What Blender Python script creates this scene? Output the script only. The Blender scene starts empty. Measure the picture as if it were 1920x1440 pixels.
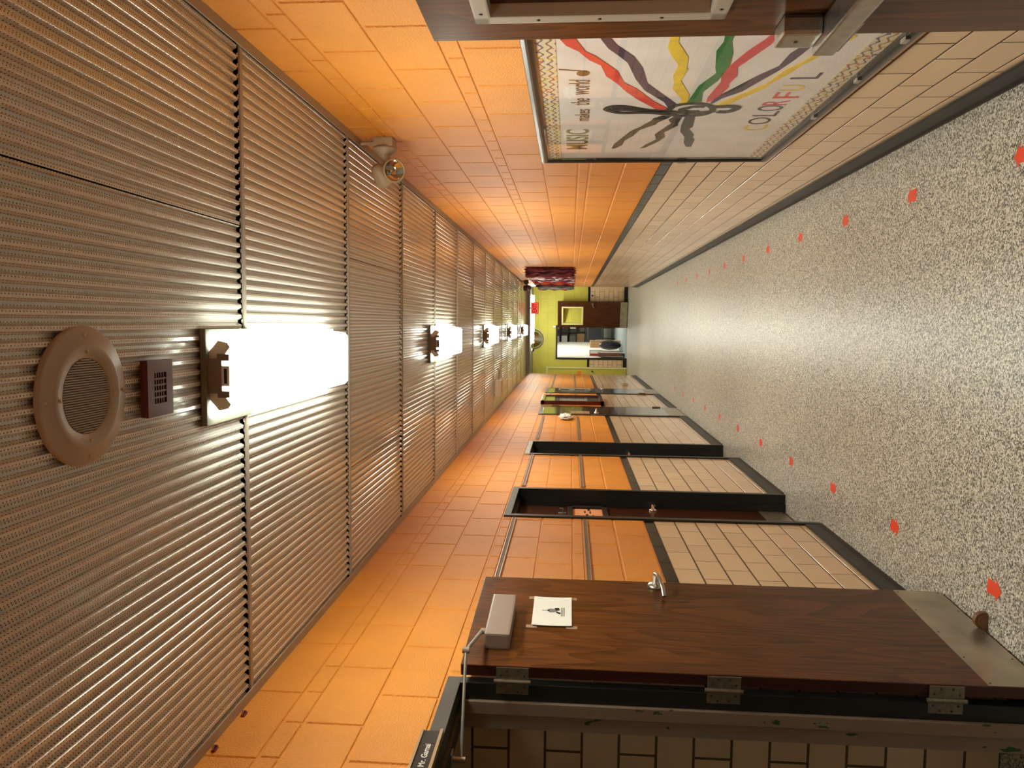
import bpy, bmesh, math, random
from mathutils import Vector, Matrix
random.seed(7)
SC = bpy.context.scene
COL = SC.collection
pi = math.pi
XL, XR, H, Y1, YE, YC = -1.305, 0.922, 2.75, 19.66, 22.8, 18.42
YB = -2.2

# ------------------------------------------------------------------ materials
MATS = {}
def new_mat(name):
    m = bpy.data.materials.new(name); m.use_nodes = True
    nt = m.node_tree
    b = nt.nodes['Principled BSDF']
    MATS[name] = m
    return m, nt, b
def nd(nt, t, **k):
    n = nt.nodes.new(t)
    for a, v in k.items():
        if a in n.inputs.keys(): n.inputs[a].default_value = v
        else: setattr(n, a, v)
    return n
def lk(nt, a, b): nt.links.new(a, b)
def ramp(nt, fac, stops, interp='LINEAR'):
    r = nt.nodes.new('ShaderNodeValToRGB'); r.color_ramp.interpolation = interp
    e = r.color_ramp.elements
    while len(e) < len(stops): e.new(0.5)
    for i, (p, c) in enumerate(stops):
        e[i].position = p; e[i].color = (c[0], c[1], c[2], 1)
    lk(nt, fac, r.inputs[0]); return r.outputs[0]
def math_n(nt, op, a, b=None, c=None):
    n = nt.nodes.new('ShaderNodeMath'); n.operation = op
    for i, v in enumerate((a, b, c)):
        if v is None: continue
        if isinstance(v, (int, float)): n.inputs[i].default_value = v
        else: lk(nt, v, n.inputs[i])
    return n.outputs[0]
def bump(nt, b, height, strength=0.3, dist=0.01):
    n = nt.nodes.new('ShaderNodeBump'); n.inputs['Strength'].default_value = strength
    n.inputs['Distance'].default_value = dist
    lk(nt, height, n.inputs['Height']); lk(nt, n.outputs[0], b.inputs['Normal'])
def coords(nt, scale=(1, 1, 1), kind='Object'):
    tc = nt.nodes.new('ShaderNodeTexCoord'); mp = nt.nodes.new('ShaderNodeMapping')
    mp.inputs['Scale'].default_value = scale
    lk(nt, tc.outputs[kind], mp.inputs[0]); return mp.outputs[0]
def plain(name, c, rough=0.5, metal=0.0, noise=0.0, nscale=30, spec=0.5, bumpy=0.0, coat=0.0):
    m, nt, b = new_mat(name)
    b.inputs['Base Color'].default_value = (*c, 1); b.inputs['Roughness'].default_value = rough
    b.inputs['Metallic'].default_value = metal; b.inputs['Specular IOR Level'].default_value = spec
    b.inputs['Coat Weight'].default_value = coat; b.inputs['Coat Roughness'].default_value = 0.08
    if noise or bumpy:
        n = nd(nt, 'ShaderNodeTexNoise'); n.inputs['Scale'].default_value = nscale; n.inputs['Detail'].default_value = 4
        lk(nt, coords(nt), n.inputs['Vector'])
        if noise:
            lo = tuple(v * (1 - noise) for v in c); hi = tuple(min(1, v * (1 + noise)) for v in c)
            lk(nt, ramp(nt, n.outputs[0], [(0.3, lo), (0.7, hi)]), b.inputs['Base Color'])
        if bumpy: bump(nt, b, n.outputs[0], bumpy, 0.004)
    return m
def cmu(name, c, rough=0.38):
    m, nt, b = new_mat(name)
    v = coords(nt)
    n = nd(nt, 'ShaderNodeTexNoise'); n.inputs['Scale'].default_value = 170; n.inputs['Detail'].default_value = 3
    lk(nt, v, n.inputs['Vector'])
    n2 = nd(nt, 'ShaderNodeTexNoise'); n2.inputs['Scale'].default_value = 3; lk(nt, v, n2.inputs['Vector'])
    lk(nt, ramp(nt, n2.outputs[0], [(0.3, tuple(x * .93 for x in c)), (0.7, tuple(min(1, x * 1.05) for x in c))]), b.inputs['Base Color'])
    b.inputs['Roughness'].default_value = rough
    bump(nt, b, n.outputs[0], 0.9, 0.006)
    return m
def glazed(name, c, var=0.08, rough=0.18):
    m, nt, b = new_mat(name)
    g = nd(nt, 'ShaderNodeNewGeometry')
    n = nd(nt, 'ShaderNodeTexNoise'); n.inputs['Scale'].default_value = 2.2; n.inputs['Detail'].default_value = 5
    lk(nt, coords(nt), n.inputs['Vector'])
    f = math_n(nt, 'ADD', math_n(nt, 'MULTIPLY', g.outputs['Random Per Island'], 0.6), math_n(nt, 'MULTIPLY', n.outputs[0], 0.4))
    lk(nt, ramp(nt, f, [(0.1, tuple(x * (1 - var) for x in c)), (0.9, tuple(min(1, x * (1 + var)) for x in c))]), b.inputs['Base Color'])
    b.inputs['Roughness'].default_value = rough
    n3 = nd(nt, 'ShaderNodeTexNoise'); n3.inputs['Scale'].default_value = 14; lk(nt, coords(nt), n3.inputs['Vector'])
    bump(nt, b, n3.outputs[0], 0.06, 0.01)
    return m
def wood(name, dark, light, rough=0.28):
    m, nt, b = new_mat(name)
    v = coords(nt, (1, 1, 0.06))
    n = nd(nt, 'ShaderNodeTexNoise'); n.inputs['Scale'].default_value = 80; n.inputs['Detail'].default_value = 7; n.inputs['Distortion'].default_value = 0.4
    lk(nt, v, n.inputs['Vector'])
    v2 = coords(nt, (1, 1, 0.13))
    n2 = nd(nt, 'ShaderNodeTexNoise'); n2.inputs['Scale'].default_value = 5; n2.inputs['Detail'].default_value = 1; lk(nt, v2, n2.inputs['Vector'])
    rings = math_n(nt, 'FRACT', math_n(nt, 'MULTIPLY', n2.outputs[0], 13))
    f = math_n(nt, 'ADD', math_n(nt, 'MULTIPLY', n.outputs[0], 0.78), math_n(nt, 'MULTIPLY', rings, 0.22))
    lk(nt, ramp(nt, f, [(0.3, dark), (0.62, light)]), b.inputs['Base Color'])
    b.inputs['Roughness'].default_value = rough
    return m
def emit(name, c, s):
    m, nt, b = new_mat(name)
    b.inputs['Base Color'].default_value = (*c, 1)
    b.inputs['Emission Color'].default_value = (*c, 1); b.inputs['Emission Strength'].default_value = s
    return m

cmu('orange_block', (0.80, 0.295, 0.022), 0.42)
cmu('green_block', (0.62, 0.56, 0.075), 0.45)
glazed('glazed_tan', (0.74, 0.525, 0.32))
glazed('glazed_dark', (0.012, 0.0115, 0.009), 0.4, 0.15)
MATS['glazed_dark'].node_tree.nodes['Principled BSDF'].inputs['Specular IOR Level'].default_value = 0.3
plain('grout_brown', (0.11, 0.065, 0.03), 0.8)
plain('grout_dark', (0.03, 0.025, 0.018), 0.8)
plain('base_black', (0.016, 0.015, 0.012), 0.4, noise=0.2, nscale=8, spec=.25)
wood('door_wood', (0.024, 0.007, 0.002), (0.118, 0.036, 0.009))
MATS['door_wood'].node_tree.nodes['Principled BSDF'].inputs['Specular IOR Level'].default_value = 0.35
wood('door_edge_wood', (0.03, 0.006, 0.004), (0.06, 0.012, 0.007), 0.4)
wood('door_brown', (0.030, 0.016, 0.011), (0.062, 0.035, 0.024), 0.12)
wood('door_far', (0.035, 0.010, 0.004), (0.075, 0.022, 0.008), 0.25)
plain('frame_black', (0.018, 0.018, 0.014), 0.38, noise=0.15, nscale=10, spec=.35)
plain('frame_grey', (0.06, 0.052, 0.045), 0.45, noise=0.2, nscale=10)
plain('frame_silver', (0.42, 0.42, 0.38), 0.4, metal=0.3, noise=0.3, nscale=60)
m, nt, b = new_mat('frame_pink')        # chipped paint on the door stop
n = nd(nt, 'ShaderNodeTexNoise'); n.inputs['Scale'].default_value = 16; n.inputs['Detail'].default_value = 5; lk(nt, coords(nt, (1.6, 1, .7)), n.inputs['Vector'])
lk(nt, ramp(nt, n.outputs[0], [(0.66, (0.25, 0.18, 0.135)), (0.665, (0.02, 0.06, 0.015))], 'CONSTANT'), b.inputs['Base Color']); b.inputs['Roughness'].default_value = .45
plain('steel_brushed', (0.50, 0.49, 0.46), 0.3, metal=1.0, noise=0.12, nscale=40)
plain('steel_dull', (0.40, 0.385, 0.34), 0.42, metal=0.85, noise=0.2, nscale=25)
plain('kick_steel', (0.42, 0.38, 0.31), 0.33, metal=0.8, noise=0.25, nscale=6)
plain('chrome', (0.8, 0.8, 0.8), 0.06, metal=1.0)
plain('closer_grey', (0.36, 0.32, 0.28), 0.38, metal=0.5)
plain('hinge_steel', (0.25, 0.22, 0.17), 0.4, metal=0.7, noise=0.2, nscale=60)
plain('screw_dark', (0.05, 0.045, 0.04), 0.5, metal=0.6)
plain('hinge_brass', (0.22, 0.13, 0.06), 0.35, metal=0.8)
plain('paper_white', (0.78, 0.76, 0.70), 0.7)
plain('ink', (0.02, 0.02, 0.02), 0.7)
plain('ink_grey', (0.22, 0.22, 0.21), 0.7)
plain('tape_clear', (0.35, 0.24, 0.18), 0.2)
plain('beige_enamel', (0.40, 0.345, 0.285), 0.4)
plain('beige_box', (0.60, 0.50, 0.40), 0.45)
plain('plum_plastic', (0.115, 0.020, 0.024), 0.35)
plain('black_matte', (0.008, 0.008, 0.008), 0.6)
plain('black_gloss', (0.010, 0.009, 0.008), 0.28)
plain('grey_cloth', (0.19, 0.155, 0.12), 0.7)
plain('cream_enamel', (0.72, 0.70, 0.56), 0.4)
plain('cream_plate', (0.17, 0.168, 0.135), 0.55, spec=.3)
plain('taupe_metal', (0.20, 0.145, 0.105), 0.4)
plain('tan_metal', (0.33, 0.24, 0.14), 0.38)
plain('lamp_beige', (0.46, 0.36, 0.24), 0.42)
plain('lamp_beige_shade', (0.075, 0.045, 0.03), 0.5)  # backlit shade put into the colour of the far emergency light
plain('rail_cork', (0.20, 0.13, 0.085), 0.6, noise=0.3, nscale=120)
plain('rail_alu', (0.42, 0.36, 0.30), 0.35, metal=0.7)
plain('arrow_red', (0.86, 0.060, 0.010), 0.4)
plain('red_plastic', (0.18, 0.012, 0.008), 0.4)
plain('maroon_frame', (0.10, 0.006, 0.005), 0.2, coat=0.4)
plain('backing_paper', (0.76, 0.70, 0.67), 0.75, noise=0.08, nscale=5, bumpy=0.5)
plain('cloth_pale', (0.62, 0.60, 0.58), 0.7)
for nme, c in dict(red=(.72, .06, .035), purple=(.065, .035, .075), yellow=(.80, .56, .03), green=(.025, .19, .04), black=(.022, .020, .017),
                   pink=(.60, .05, .06), olive=(.16, .13, .02), brown=(.22, .10, .02)).items():
    plain('crepe_' + nme, c, 0.7, noise=0.15, nscale=18)
plain('ceiling_paint_grey', (0.40, 0.38, 0.33), 0.6)
plain('beam_grey', (0.28, 0.28, 0.25), 0.5)
plain('room_white', (0.80, 0.78, 0.68), 0.6)
plain('yellow_door', (0.60, 0.53, 0.075), 0.35)
plain('yellow_frame', (0.74, 0.70, 0.30), 0.35)
plain('cardboard', (0.42, 0.25, 0.12), 0.75, noise=0.1, nscale=12)
plain('orange_card', (0.55, 0.20, 0.05), 0.6)
plain('white_plastic', (0.75, 0.75, 0.72), 0.4)
plain('dark_shelf', (0.02, 0.018, 0.016), 0.5)
plain('olive_grey', (0.20, 0.18, 0.12), 0.6)
plain('book_red', (0.33, 0.012, 0.012), 0.4)
plain('book_brown', (0.14, 0.05, 0.025), 0.5)
plain('dark_leather', (0.010, 0.010, 0.011), 0.35, bumpy=0.4, nscale=20)
plain('mirror_glass', (0.75, 0.76, 0.72), 0.03, metal=1.0)
plain('orange_paint', (0.80, 0.30, 0.022), 0.4)
plain('orange_paper', (0.85, 0.36, 0.16), 0.6)
plain('tan_plastic', (0.50, 0.36, 0.20), 0.4)
plain('rubber_brown', (0.17, 0.075, 0.03), 0.5)
plain('nameplate', (0.010, 0.007, 0.006), 0.3)
plain('brass_dull', (0.42, 0.30, 0.17), 0.4, metal=0.6)
plain('outside_white', (0.80, 0.80, 0.76), 0.5)
# ceiling metal with rows of punched holes (uv: u = length along the folded sheet, v = length along the ridge)
m, nt, b = new_mat('ceiling_metal')
uv = nt.nodes.new('ShaderNodeUVMap'); sp = nt.nodes.new('ShaderNodeSeparateXYZ'); lk(nt, uv.outputs[0], sp.inputs[0])
def cell(o, step):
    return math_n(nt, 'MULTIPLY', math_n(nt, 'SUBTRACT', math_n(nt, 'FRACT', math_n(nt, 'DIVIDE', o, step)), 0.5), step)
du, dv = cell(sp.outputs[0], 0.0098), cell(sp.outputs[1], 0.0098)
d = math_n(nt, 'SQRT', math_n(nt, 'ADD', math_n(nt, 'MULTIPLY', du, du), math_n(nt, 'MULTIPLY', dv, dv)))
hole = math_n(nt, 'LESS_THAN', d, 0.0018)
mx = nt.nodes.new('ShaderNodeMix'); mx.data_type = 'RGBA'
lk(nt, hole, mx.inputs[0]); mx.inputs[6].default_value = (0.70, 0.665, 0.605, 1); mx.inputs[7].default_value = (0.03, 0.02, 0.015, 1)
lk(nt, mx.outputs[2], b.inputs['Base Color']); b.inputs['Roughness'].default_value = 0.24; b.inputs['Metallic'].default_value = 0.0; b.inputs['Coat Weight'].default_value = 0.6; b.inputs['Coat Roughness'].default_value = 0.16
b.inputs['Specular IOR Level'].default_value = 0.7
# terrazzo floor
m, nt, b = new_mat('terrazzo')
v = coords(nt)
vo = nd(nt, 'ShaderNodeTexVoronoi'); vo.inputs['Scale'].default_value = 165; lk(nt, v, vo.inputs['Vector'])
sx = nt.nodes.new('ShaderNodeSeparateXYZ'); lk(nt, vo.outputs['Color'], sx.inputs[0])
c1 = ramp(nt, sx.outputs[0], [(0.0, (.018, .017, .015)), (.20, (.10, .09, .075)), (.30, (.34, .305, .25)), (.50, (.56, .515, .43)), (.76, (.82, .775, .68))], 'CONSTANT')
vo2 = nd(nt, 'ShaderNodeTexVoronoi'); vo2.inputs['Scale'].default_value = 330; lk(nt, v, vo2.inputs['Vector'])
sx2 = nt.nodes.new('ShaderNodeSeparateXYZ'); lk(nt, vo2.outputs['Color'], sx2.inputs[0])
c2 = ramp(nt, sx2.outputs[1], [(0.0, (.03, .028, .024)), (.22, (.38, .345, .28)), (.7, (.66, .61, .52))], 'CONSTANT')
mx = nt.nodes.new('ShaderNodeMix'); mx.data_type = 'RGBA'; mx.inputs[0].default_value = 0.22
lk(nt, c1, mx.inputs[6]); lk(nt, c2, mx.inputs[7]); lk(nt, mx.outputs[2], b.inputs['Base Color'])
n = nd(nt, 'ShaderNodeTexNoise'); n.inputs['Scale'].default_value = 60; lk(nt, v, n.inputs['Vector'])
b.inputs['Roughness'].default_value = 0.36; b.inputs['Specular IOR Level'].default_value = 0.4
bump(nt, b, n.outputs[0], 0.12, 0.003)
# grey carpet planks in the far room
m, nt, b = new_mat('carpet_grey')
n = nd(nt, 'ShaderNodeTexNoise'); n.inputs['Scale'].default_value = 6; n.inputs['Detail'].default_value = 3; lk(nt, coords(nt, (1, 4, 1)), n.inputs['Vector'])
lk(nt, ramp(nt, n.outputs[0], [(.35, (.10, .12, .125)), (.65, (.30, .34, .34))]), b.inputs['Base Color']); b.inputs['Roughness'].default_value = .9
# printed border strip with wavy staff lines and note dots
m, nt, b = new_mat('border_print')
tc = nt.nodes.new('ShaderNodeTexCoord'); sp = nt.nodes.new('ShaderNodeSeparateXYZ'); lk(nt, tc.outputs['Object'], sp.inputs[0])
wv = math_n(nt, 'SINE', math_n(nt, 'ADD', math_n(nt, 'MULTIPLY', sp.outputs[2], 210), math_n(nt, 'MULTIPLY', math_n(nt, 'SINE', math_n(nt, 'MULTIPLY', sp.outputs[1], 95)), 1.6)))
base = ramp(nt, wv, [(0.0, (.70, .62, .42)), (.55, (.72, .64, .45)), (.72, (.22, .12, .09))])
vo = nd(nt, 'ShaderNodeTexVoronoi'); vo.inputs['Scale'].default_value = 34; lk(nt, tc.outputs['Object'], vo.inputs['Vector'])
near = math_n(nt, 'LESS_THAN', vo.outputs['Distance'], 0.30)
s3 = nt.nodes.new('ShaderNodeSeparateXYZ'); lk(nt, vo.outputs['Color'], s3.inputs[0])
dots = ramp(nt, s3.outputs[0], [(0, (.60, .05, .04)), (.35, (.65, .42, .05)), (.6, (.04, .08, .30)), (.78, (.05, .18, .05)), (.88, (.62, .10, .05))], 'CONSTANT')
mx = nt.nodes.new('ShaderNodeMix'); mx.data_type = 'RGBA'; lk(nt, near, mx.inputs[0]); lk(nt, base, mx.inputs[6]); lk(nt, dots, mx.inputs[7])
lk(nt, mx.outputs[2], b.inputs['Base Color']); b.inputs['Roughness'].default_value = .7
# thin clear glass
m, nt, b = new_mat('glass_clear')
tr = nt.nodes.new('ShaderNodeBsdfTransparent'); gl = nt.nodes.new('ShaderNodeBsdfGlossy'); gl.inputs['Roughness'].default_value = 0.02
ge = nt.nodes.new('ShaderNodeNewGeometry'); dt = nt.nodes.new('ShaderNodeVectorMath'); dt.operation = 'DOT_PRODUCT'
lk(nt, ge.outputs['Incoming'], dt.inputs[0]); lk(nt, ge.outputs['Normal'], dt.inputs[1])
cs = math_n(nt, 'SUBTRACT', 1.0, math_n(nt, 'ABSOLUTE', dt.outputs['Value']))
fz = math_n(nt, 'ADD', math_n(nt, 'MULTIPLY', math_n(nt, 'POWER', cs, 5.0), 0.96), 0.04)
fz = math_n(nt, 'MULTIPLY', fz, math_n(nt, 'SUBTRACT', 1.0, ge.outputs['Backfacing']))
ms = nt.nodes.new('ShaderNodeMixShader'); lk(nt, fz, ms.inputs[0]); lk(nt, tr.outputs[0], ms.inputs[1]); lk(nt, gl.outputs[0], ms.inputs[2])
lk(nt, ms.outputs[0], nt.nodes['Material Output'].inputs[0])
LAMP = 34.0
emit('lamp_lens', (0.95, 1.0, 0.87), LAMP)
emit('lamp_cool', (0.97, 1.0, 0.88), 48.0)
emit('fill_lens_weak', (0.95, 1.0, 0.87), LAMP * .3)  # dimmed glow for the added light behind the viewer
emit('lamp_lens_side', (0.95, 1.0, 0.87), LAMP * .38)
emit('lamp_room', (1.0, 0.98, 0.88), 13.0)
emit('exit_red', (1.0, 0.075, 0.05), 0.9)
plain('exit_letter', (0.16, 0.003, 0.003), 0.4)
m, nt, b = new_mat('emergency_reflector')
b.inputs['Base Color'].default_value = (.75, .74, .70, 1); b.inputs['Metallic'].default_value = 1; b.inputs['Roughness'].default_value = .08

# ------------------------------------------------------------------ mesh builder
class MB:
    def __init__(s): s.v = []; s.f = []; s.m = []; s.mats = []; s.cur = 0; s.sm = []
    def mat(s, name):
        if name not in s.mats: s.mats.append(name)
        s.cur = s.mats.index(name); return s
    def add(s, vs, fs, smooth=False, M=None):
        o = len(s.v)
        for p in vs:
            p = Vector(p)
            if M is not None: p = M @ p
            s.v.append(p)
        for f in fs: s.f.append([i + o for i in f]); s.m.append(s.cur); s.sm.append(smooth)
        return s
    def box(s, x0, x1, y0, y1, z0, z1, bev=0.0, M=None):
        x0, x1 = min(x0, x1), max(x0, x1); y0, y1 = min(y0, y1), max(y0, y1); z0, z1 = min(z0, z1), max(z0, z1)
        if bev <= 0:
            vs = [(x, y, z) for x in (x0, x1) for y in (y0, y1) for z in (z0, z1)]
            fs = [(0, 1, 3, 2), (4, 6, 7, 5), (0, 4, 5, 1), (2, 3, 7, 6), (0, 2, 6, 4), (1, 5, 7, 3)]
            return s.add(vs, fs, M=M)
        bm = bmesh.new(); bmesh.ops.create_cube(bm, size=1)
        for v in bm.verts:
            v.co = Vector((x0 + (v.co.x + .5) * (x1 - x0), y0 + (v.co.y + .5) * (y1 - y0), z0 + (v.co.z + .5) * (z1 - z0)))
        bv = min(bev, .45 * min(x1 - x0, y1 - y0, z1 - z0))
        bmesh.ops.bevel(bm, geom=bm.edges[:], offset=bv, segments=2, affect='EDGES', profile=.7)
        return s.bm(bm, M)
    def bm(s, bm, M=None, smooth=False):
        bm.verts.index_update()
        s.add([v.co.copy() for v in bm.verts], [[v.index for v in f.verts] for f in bm.faces], smooth, M); bm.free(); return s
    def tube(s, pts, r, seg=10, caps=True, smooth=True):
        pts = [Vector(p) for p in pts]; n = len(pts)
        rs = r if isinstance(r, (list, tuple)) else [r] * n
        vs = []; up = None
        for i, p in enumerate(pts):
            t = (pts[min(i + 1, n - 1)] - pts[max(i - 1, 0)]).normalized()
            if up is None:
                up = Vector((0, 0, 1)) if abs(t.z) < .9 else Vector((1, 0, 0))
            a = t.cross(up); a = a.normalized() if a.length > 1e-6 else t.orthogonal().normalized()
            bb = a.cross(t).normalized(); up = bb
            for k in range(seg):
                an = 2 * pi * k / seg
                vs.append(p + (a * math.cos(an) + bb * math.sin(an)) * rs[i])
        fs = [(i * seg + k, i * seg + (k + 1) % seg, (i + 1) * seg + (k + 1) % seg, (i + 1) * seg + k) for i in range(n - 1) for k in range(seg)]
        s.add(vs, fs, smooth)
        if caps: s.add(vs[:seg], [list(range(seg))[::-1]]); s.add(vs[-seg:], [list(range(seg))])
        return s
    def lathe(s, prof, seg=32, M=None, smooth=True):      # profile (r, h) about local z
        vs = []
        for r, h in prof:
            for k in range(seg):
                a = 2 * pi * k / seg; vs.append((max(r, 1e-5) * math.cos(a), max(r, 1e-5) * math.sin(a), h))
        fs = [(i * seg + k, i * seg + (k + 1) % seg, (i + 1) * seg + (k + 1) % seg, (i + 1) * seg + k) for i in range(len(prof) - 1) for k in range(seg)]
        return s.add(vs, fs, smooth, M)
    def prism(s, poly, h, M=None):                        # polygon in local xy, thickness along +z
        n = len(poly)
        vs = [(p[0], p[1], 0) for p in poly] + [(p[0], p[1], h) for p in poly]
        bm = bmesh.new(); b = [bm.verts.new(v) for v in vs]
        bm.faces.new(b[n:]); bm.faces.new(b[:n][::-1])
        for i in range(n): bm.faces.new((b[i], b[(i + 1) % n], b[n + (i + 1) % n], b[n + i]))
        bmesh.ops.triangulate(bm, faces=[f for f in bm.faces if len(f.verts) > 4])
        return s.bm(bm, M)
    def build(s, name, mat=None, parent=None, fix=True):
        me = bpy.data.meshes.new(name)
        me.from_pydata([tuple(v) for v in s.v], [], s.f)
        names = s.mats or [mat]
        if not s.mats: s.mats = [mat]
        for mn in s.mats: me.materials.append(MATS[mn])
        me.polygons.foreach_set('material_index', s.m); me.polygons.foreach_set('use_smooth', s.sm)
        me.update()
        if fix:
            bm = bmesh.new(); bm.from_mesh(me); bmesh.ops.recalc_face_normals(bm, faces=bm.faces); bm.to_mesh(me); bm.free()
        if parent is not None:
            loc = root_of(parent).location
            if loc.length > 0: me.transform(Matrix.Translation(-loc))
        o = bpy.data.objects.new(name, me); COL.objects.link(o)
        if parent is not None: o.parent = parent
        return o
def root_of(o):
    while o.parent: o = o.parent
    return o
def box_obj(name, mat, b, parent=None, bev=0.0): return MB().box(*b, bev=bev).build(name, mat, parent)
def thing(name, label, cat, loc=(0, 0, 0), group=None, kind=None):
    o = bpy.data.objects.new(name, None); COL.objects.link(o); o.empty_display_size = 0.1
    o.location = loc; return tag(o, label, cat, group, kind)
def tag(o, label, cat, group=None, kind=None):
    o['label'] = label; o['category'] = cat
    if group: o['group'] = group
    if kind: o['kind'] = kind
    return o
def struct(o, label, cat): return tag(o, label, cat, None, 'structure')
def copy_tree(o, parent=None):
    c = o.copy(); COL.objects.link(c)
    if parent is not None: c.parent = parent
    for ch in list(o.children): copy_tree(ch, c)
    return c
def text_mesh(txt, size, extrude=0.0006, bold=0.0):
    cu = bpy.data.curves.new('t', 'FONT'); cu.body = txt; cu.size = size; cu.extrude = extrude; cu.resolution_u = 4; cu.offset = bold
    ob = bpy.data.objects.new('t', cu); COL.objects.link(ob)
    dg = bpy.context.evaluated_depsgraph_get(); me = bpy.data.meshes.new_from_object(ob.evaluated_get(dg))
    vs = [v.co.copy() for v in me.vertices]; fs = [list(p.vertices) for p in me.polygons]
    bpy.data.objects.remove(ob); bpy.data.curves.remove(cu); bpy.data.meshes.remove(me)
    return vs, fs
def fit_text(mb, txt, mat, fn, w, h, shear=0.0, thin=0.0):
    """letters scaled into a w x h rectangle, mapped by fn(u, v, t)"""
    vs, fs = text_mesh(txt, 1.0, 0.001, thin)
    x0 = min(v.x for v in vs); x1 = max(v.x for v in vs); y0 = min(v.y for v in vs); y1 = max(v.y for v in vs)
    out = []
    for v in vs:
        vv = (v.y - y0) / (y1 - y0); u = (v.x - x0) / (x1 - x0)
        out.append(fn(u * w + shear * vv * h, vv * h, v.z))
    mb.mat(mat).add(out, fs)

# ------------------------------------------------------------------ masonry
def cut(rect, holes):
    out = [rect]
    for (a0, a1, b0, b1) in holes:
        nxt = []
        for (s0, s1, z0, z1) in out:
            if a1 <= s0 or a0 >= s1 or b1 <= z0 or b0 >= z1: nxt.append((s0, s1, z0, z1)); continue
            if s0 < a0: nxt.append((s0, a0, z0, z1))
            if s1 > a1: nxt.append((a1, s1, z0, z1))
            m0, m1 = max(s0, a0), min(s1, a1)
            if z0 < b0: nxt.append((m0, m1, z0, b0))
            if z1 > b1: nxt.append((m0, m1, b1, z1))
        out = nxt
    return [r for r in out if r[1] - r[0] > .004 and r[3] - r[2] > .004]
def masonry(name, fn, s0, s1, courses, holes, thick=0.11, back_h=H):
    """fn(s, z, d): d = height above the mortar plane (toward the room)"""
    mb = MB()
    for (z0, z1, L, off, mat, grout, g) in courses:
        mb.mat(grout)
        for (a, b_, c, d_) in cut((s0, s1, z0, z1), holes):
            mb.add([fn(a, c, 0), fn(b_, c, 0), fn(b_, d_, 0), fn(a, d_, 0)], [(0, 1, 2, 3)])
        mb.mat(mat)
        k0 = math.floor((s0 - off) / L); k1 = math.ceil((s1 - off) / L)
        for k in range(k0, k1):
            a = max(s0, off + k * L); b_ = min(s1, off + (k + 1) * L)
            if b_ - a < .01: continue
            for (p, q, c, d_) in cut((a, b_, z0, z1), holes):
                e = g * .5; i = e + (.0008 if mat.startswith('glazed') else .0035); dd = .0045 if not mat.startswith('glazed') else .0012
                o = [(p + e, c + e), (q - e, c + e), (q - e, d_ - e), (p + e, d_ - e)]
                n = [(p + i, c + i), (q - i, c + i), (q - i, d_ - i), (p + i, d_ - i)]
                if q - p < 2.5 * i or d_ - c < 2.5 * i: continue
                mb.add([fn(x, z, 0) for x, z in o] + [fn(x, z, dd) for x, z in n],
                       [(4, 5, 6, 7)] + [(j, (j + 1) % 4, 4 + (j + 1) % 4, 4 + j) for j in range(4)])
    return mb
def courses_for(offs, top, orange='orange_block', glz=(4.382, 4.535), upz=None):
    C = [(0.0, .1415, .305, glz[0], 'glazed_tan', 'grout_brown', .009)]
    for k in range(7):
        C.append((.1415 + .1355 * k, .1415 + .1355 * (k + 1), .305, glz[k % 2], 'glazed_tan', 'grout_brown', .009))
    C.append((1.09, 1.155, .305, glz[0] + .1, 'glazed_dark', 'grout_dark', .006))
    zs = upz or [1.155, 1.36, 1.56, 1.628, 1.832, 2.04, 2.107, 2.325, 2.53, 2.60, 2.76]
    for i in range(len(zs) - 1):
        narrow = zs[i + 1] - zs[i] < .1
        L = .4115
        if narrow and i > 3: L = .2057
        C.append((zs[i], zs[i + 1], L, offs[i % len(offs)], orange, orange, .010))
    return C

HOLES_L = [(1.75, 2.705, -.1, 2.087), (5.095, 5.995, -.1, 2.09), (7.56, 8.41, -.1, 2.095), (10.94, 12.06, -.1, 2.095), (14.36, 15.45, -.1, 2.11)]
d0 = .0045
mb = masonry('wall_left', lambda s, z, d: (XL - d0 + d, s, z), YB, Y1, courses_for([2.662, 2.868, 2.662, 2.868, 2.553, 2.56, 2.150, 2.355, 2.15, 2.553], H,
             glz=(4.403, 4.25), upz=[1.155, 1.36, 1.56, 1.625, 1.826, 2.03, 2.095, 2.305, 2.506, 2.575, 2.76]), HOLES_L)
w = mb.build('wall_left', None, None, fix=False)
struct(w, 'orange block wall with doors above tan glazed tile', 'wall')
# end face (bullnose) of the corridor wall and the wall turning into the cross corridor
mb = MB(); mb.mat('orange_block').box(-4.6, XL - .002, Y1, Y1 + .14, 1.1, 2.76).mat('glazed_tan').box(-4.6, XL - .002, Y1, Y1 + .14, 0, 1.1)
mb.mat('orange_paint').box(XL - .03, XL + .006, Y1 - .05, Y1 + .145, 1.16, 2.75)
struct(mb.build('wall_left_return'), 'orange wall end turning into the cross corridor on the door side', 'wall')
HOLES_R = [(-.2, 1.30, -.1, 2.09)]
mb = masonry('wall_right', lambda s, z, d: (XR + d0 - d, s, z), YB, Y1, courses_for([2.662, 2.868, 2.70, 2.868, 2.662, 2.756, 2.868, 2.674, 2.756, 2.868], H,
             glz=(4.687 - .1525, 4.687)), HOLES_R)
struct(mb.build('wall_right', fix=False), 'orange block wall with bulletin board above tan glazed tile', 'wall')
mb = MB(); mb.mat('orange_block').box(XR + .006, 4.6, Y1, Y1 + .14, 1.1, 2.76).mat('glazed_tan').box(XR + .006, 4.6, Y1, Y1 + .14, 0, 1.1)
struct(mb.build('wall_right_return'), 'orange wall end turning into the cross corridor on the bulletin board side', 'wall')
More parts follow.
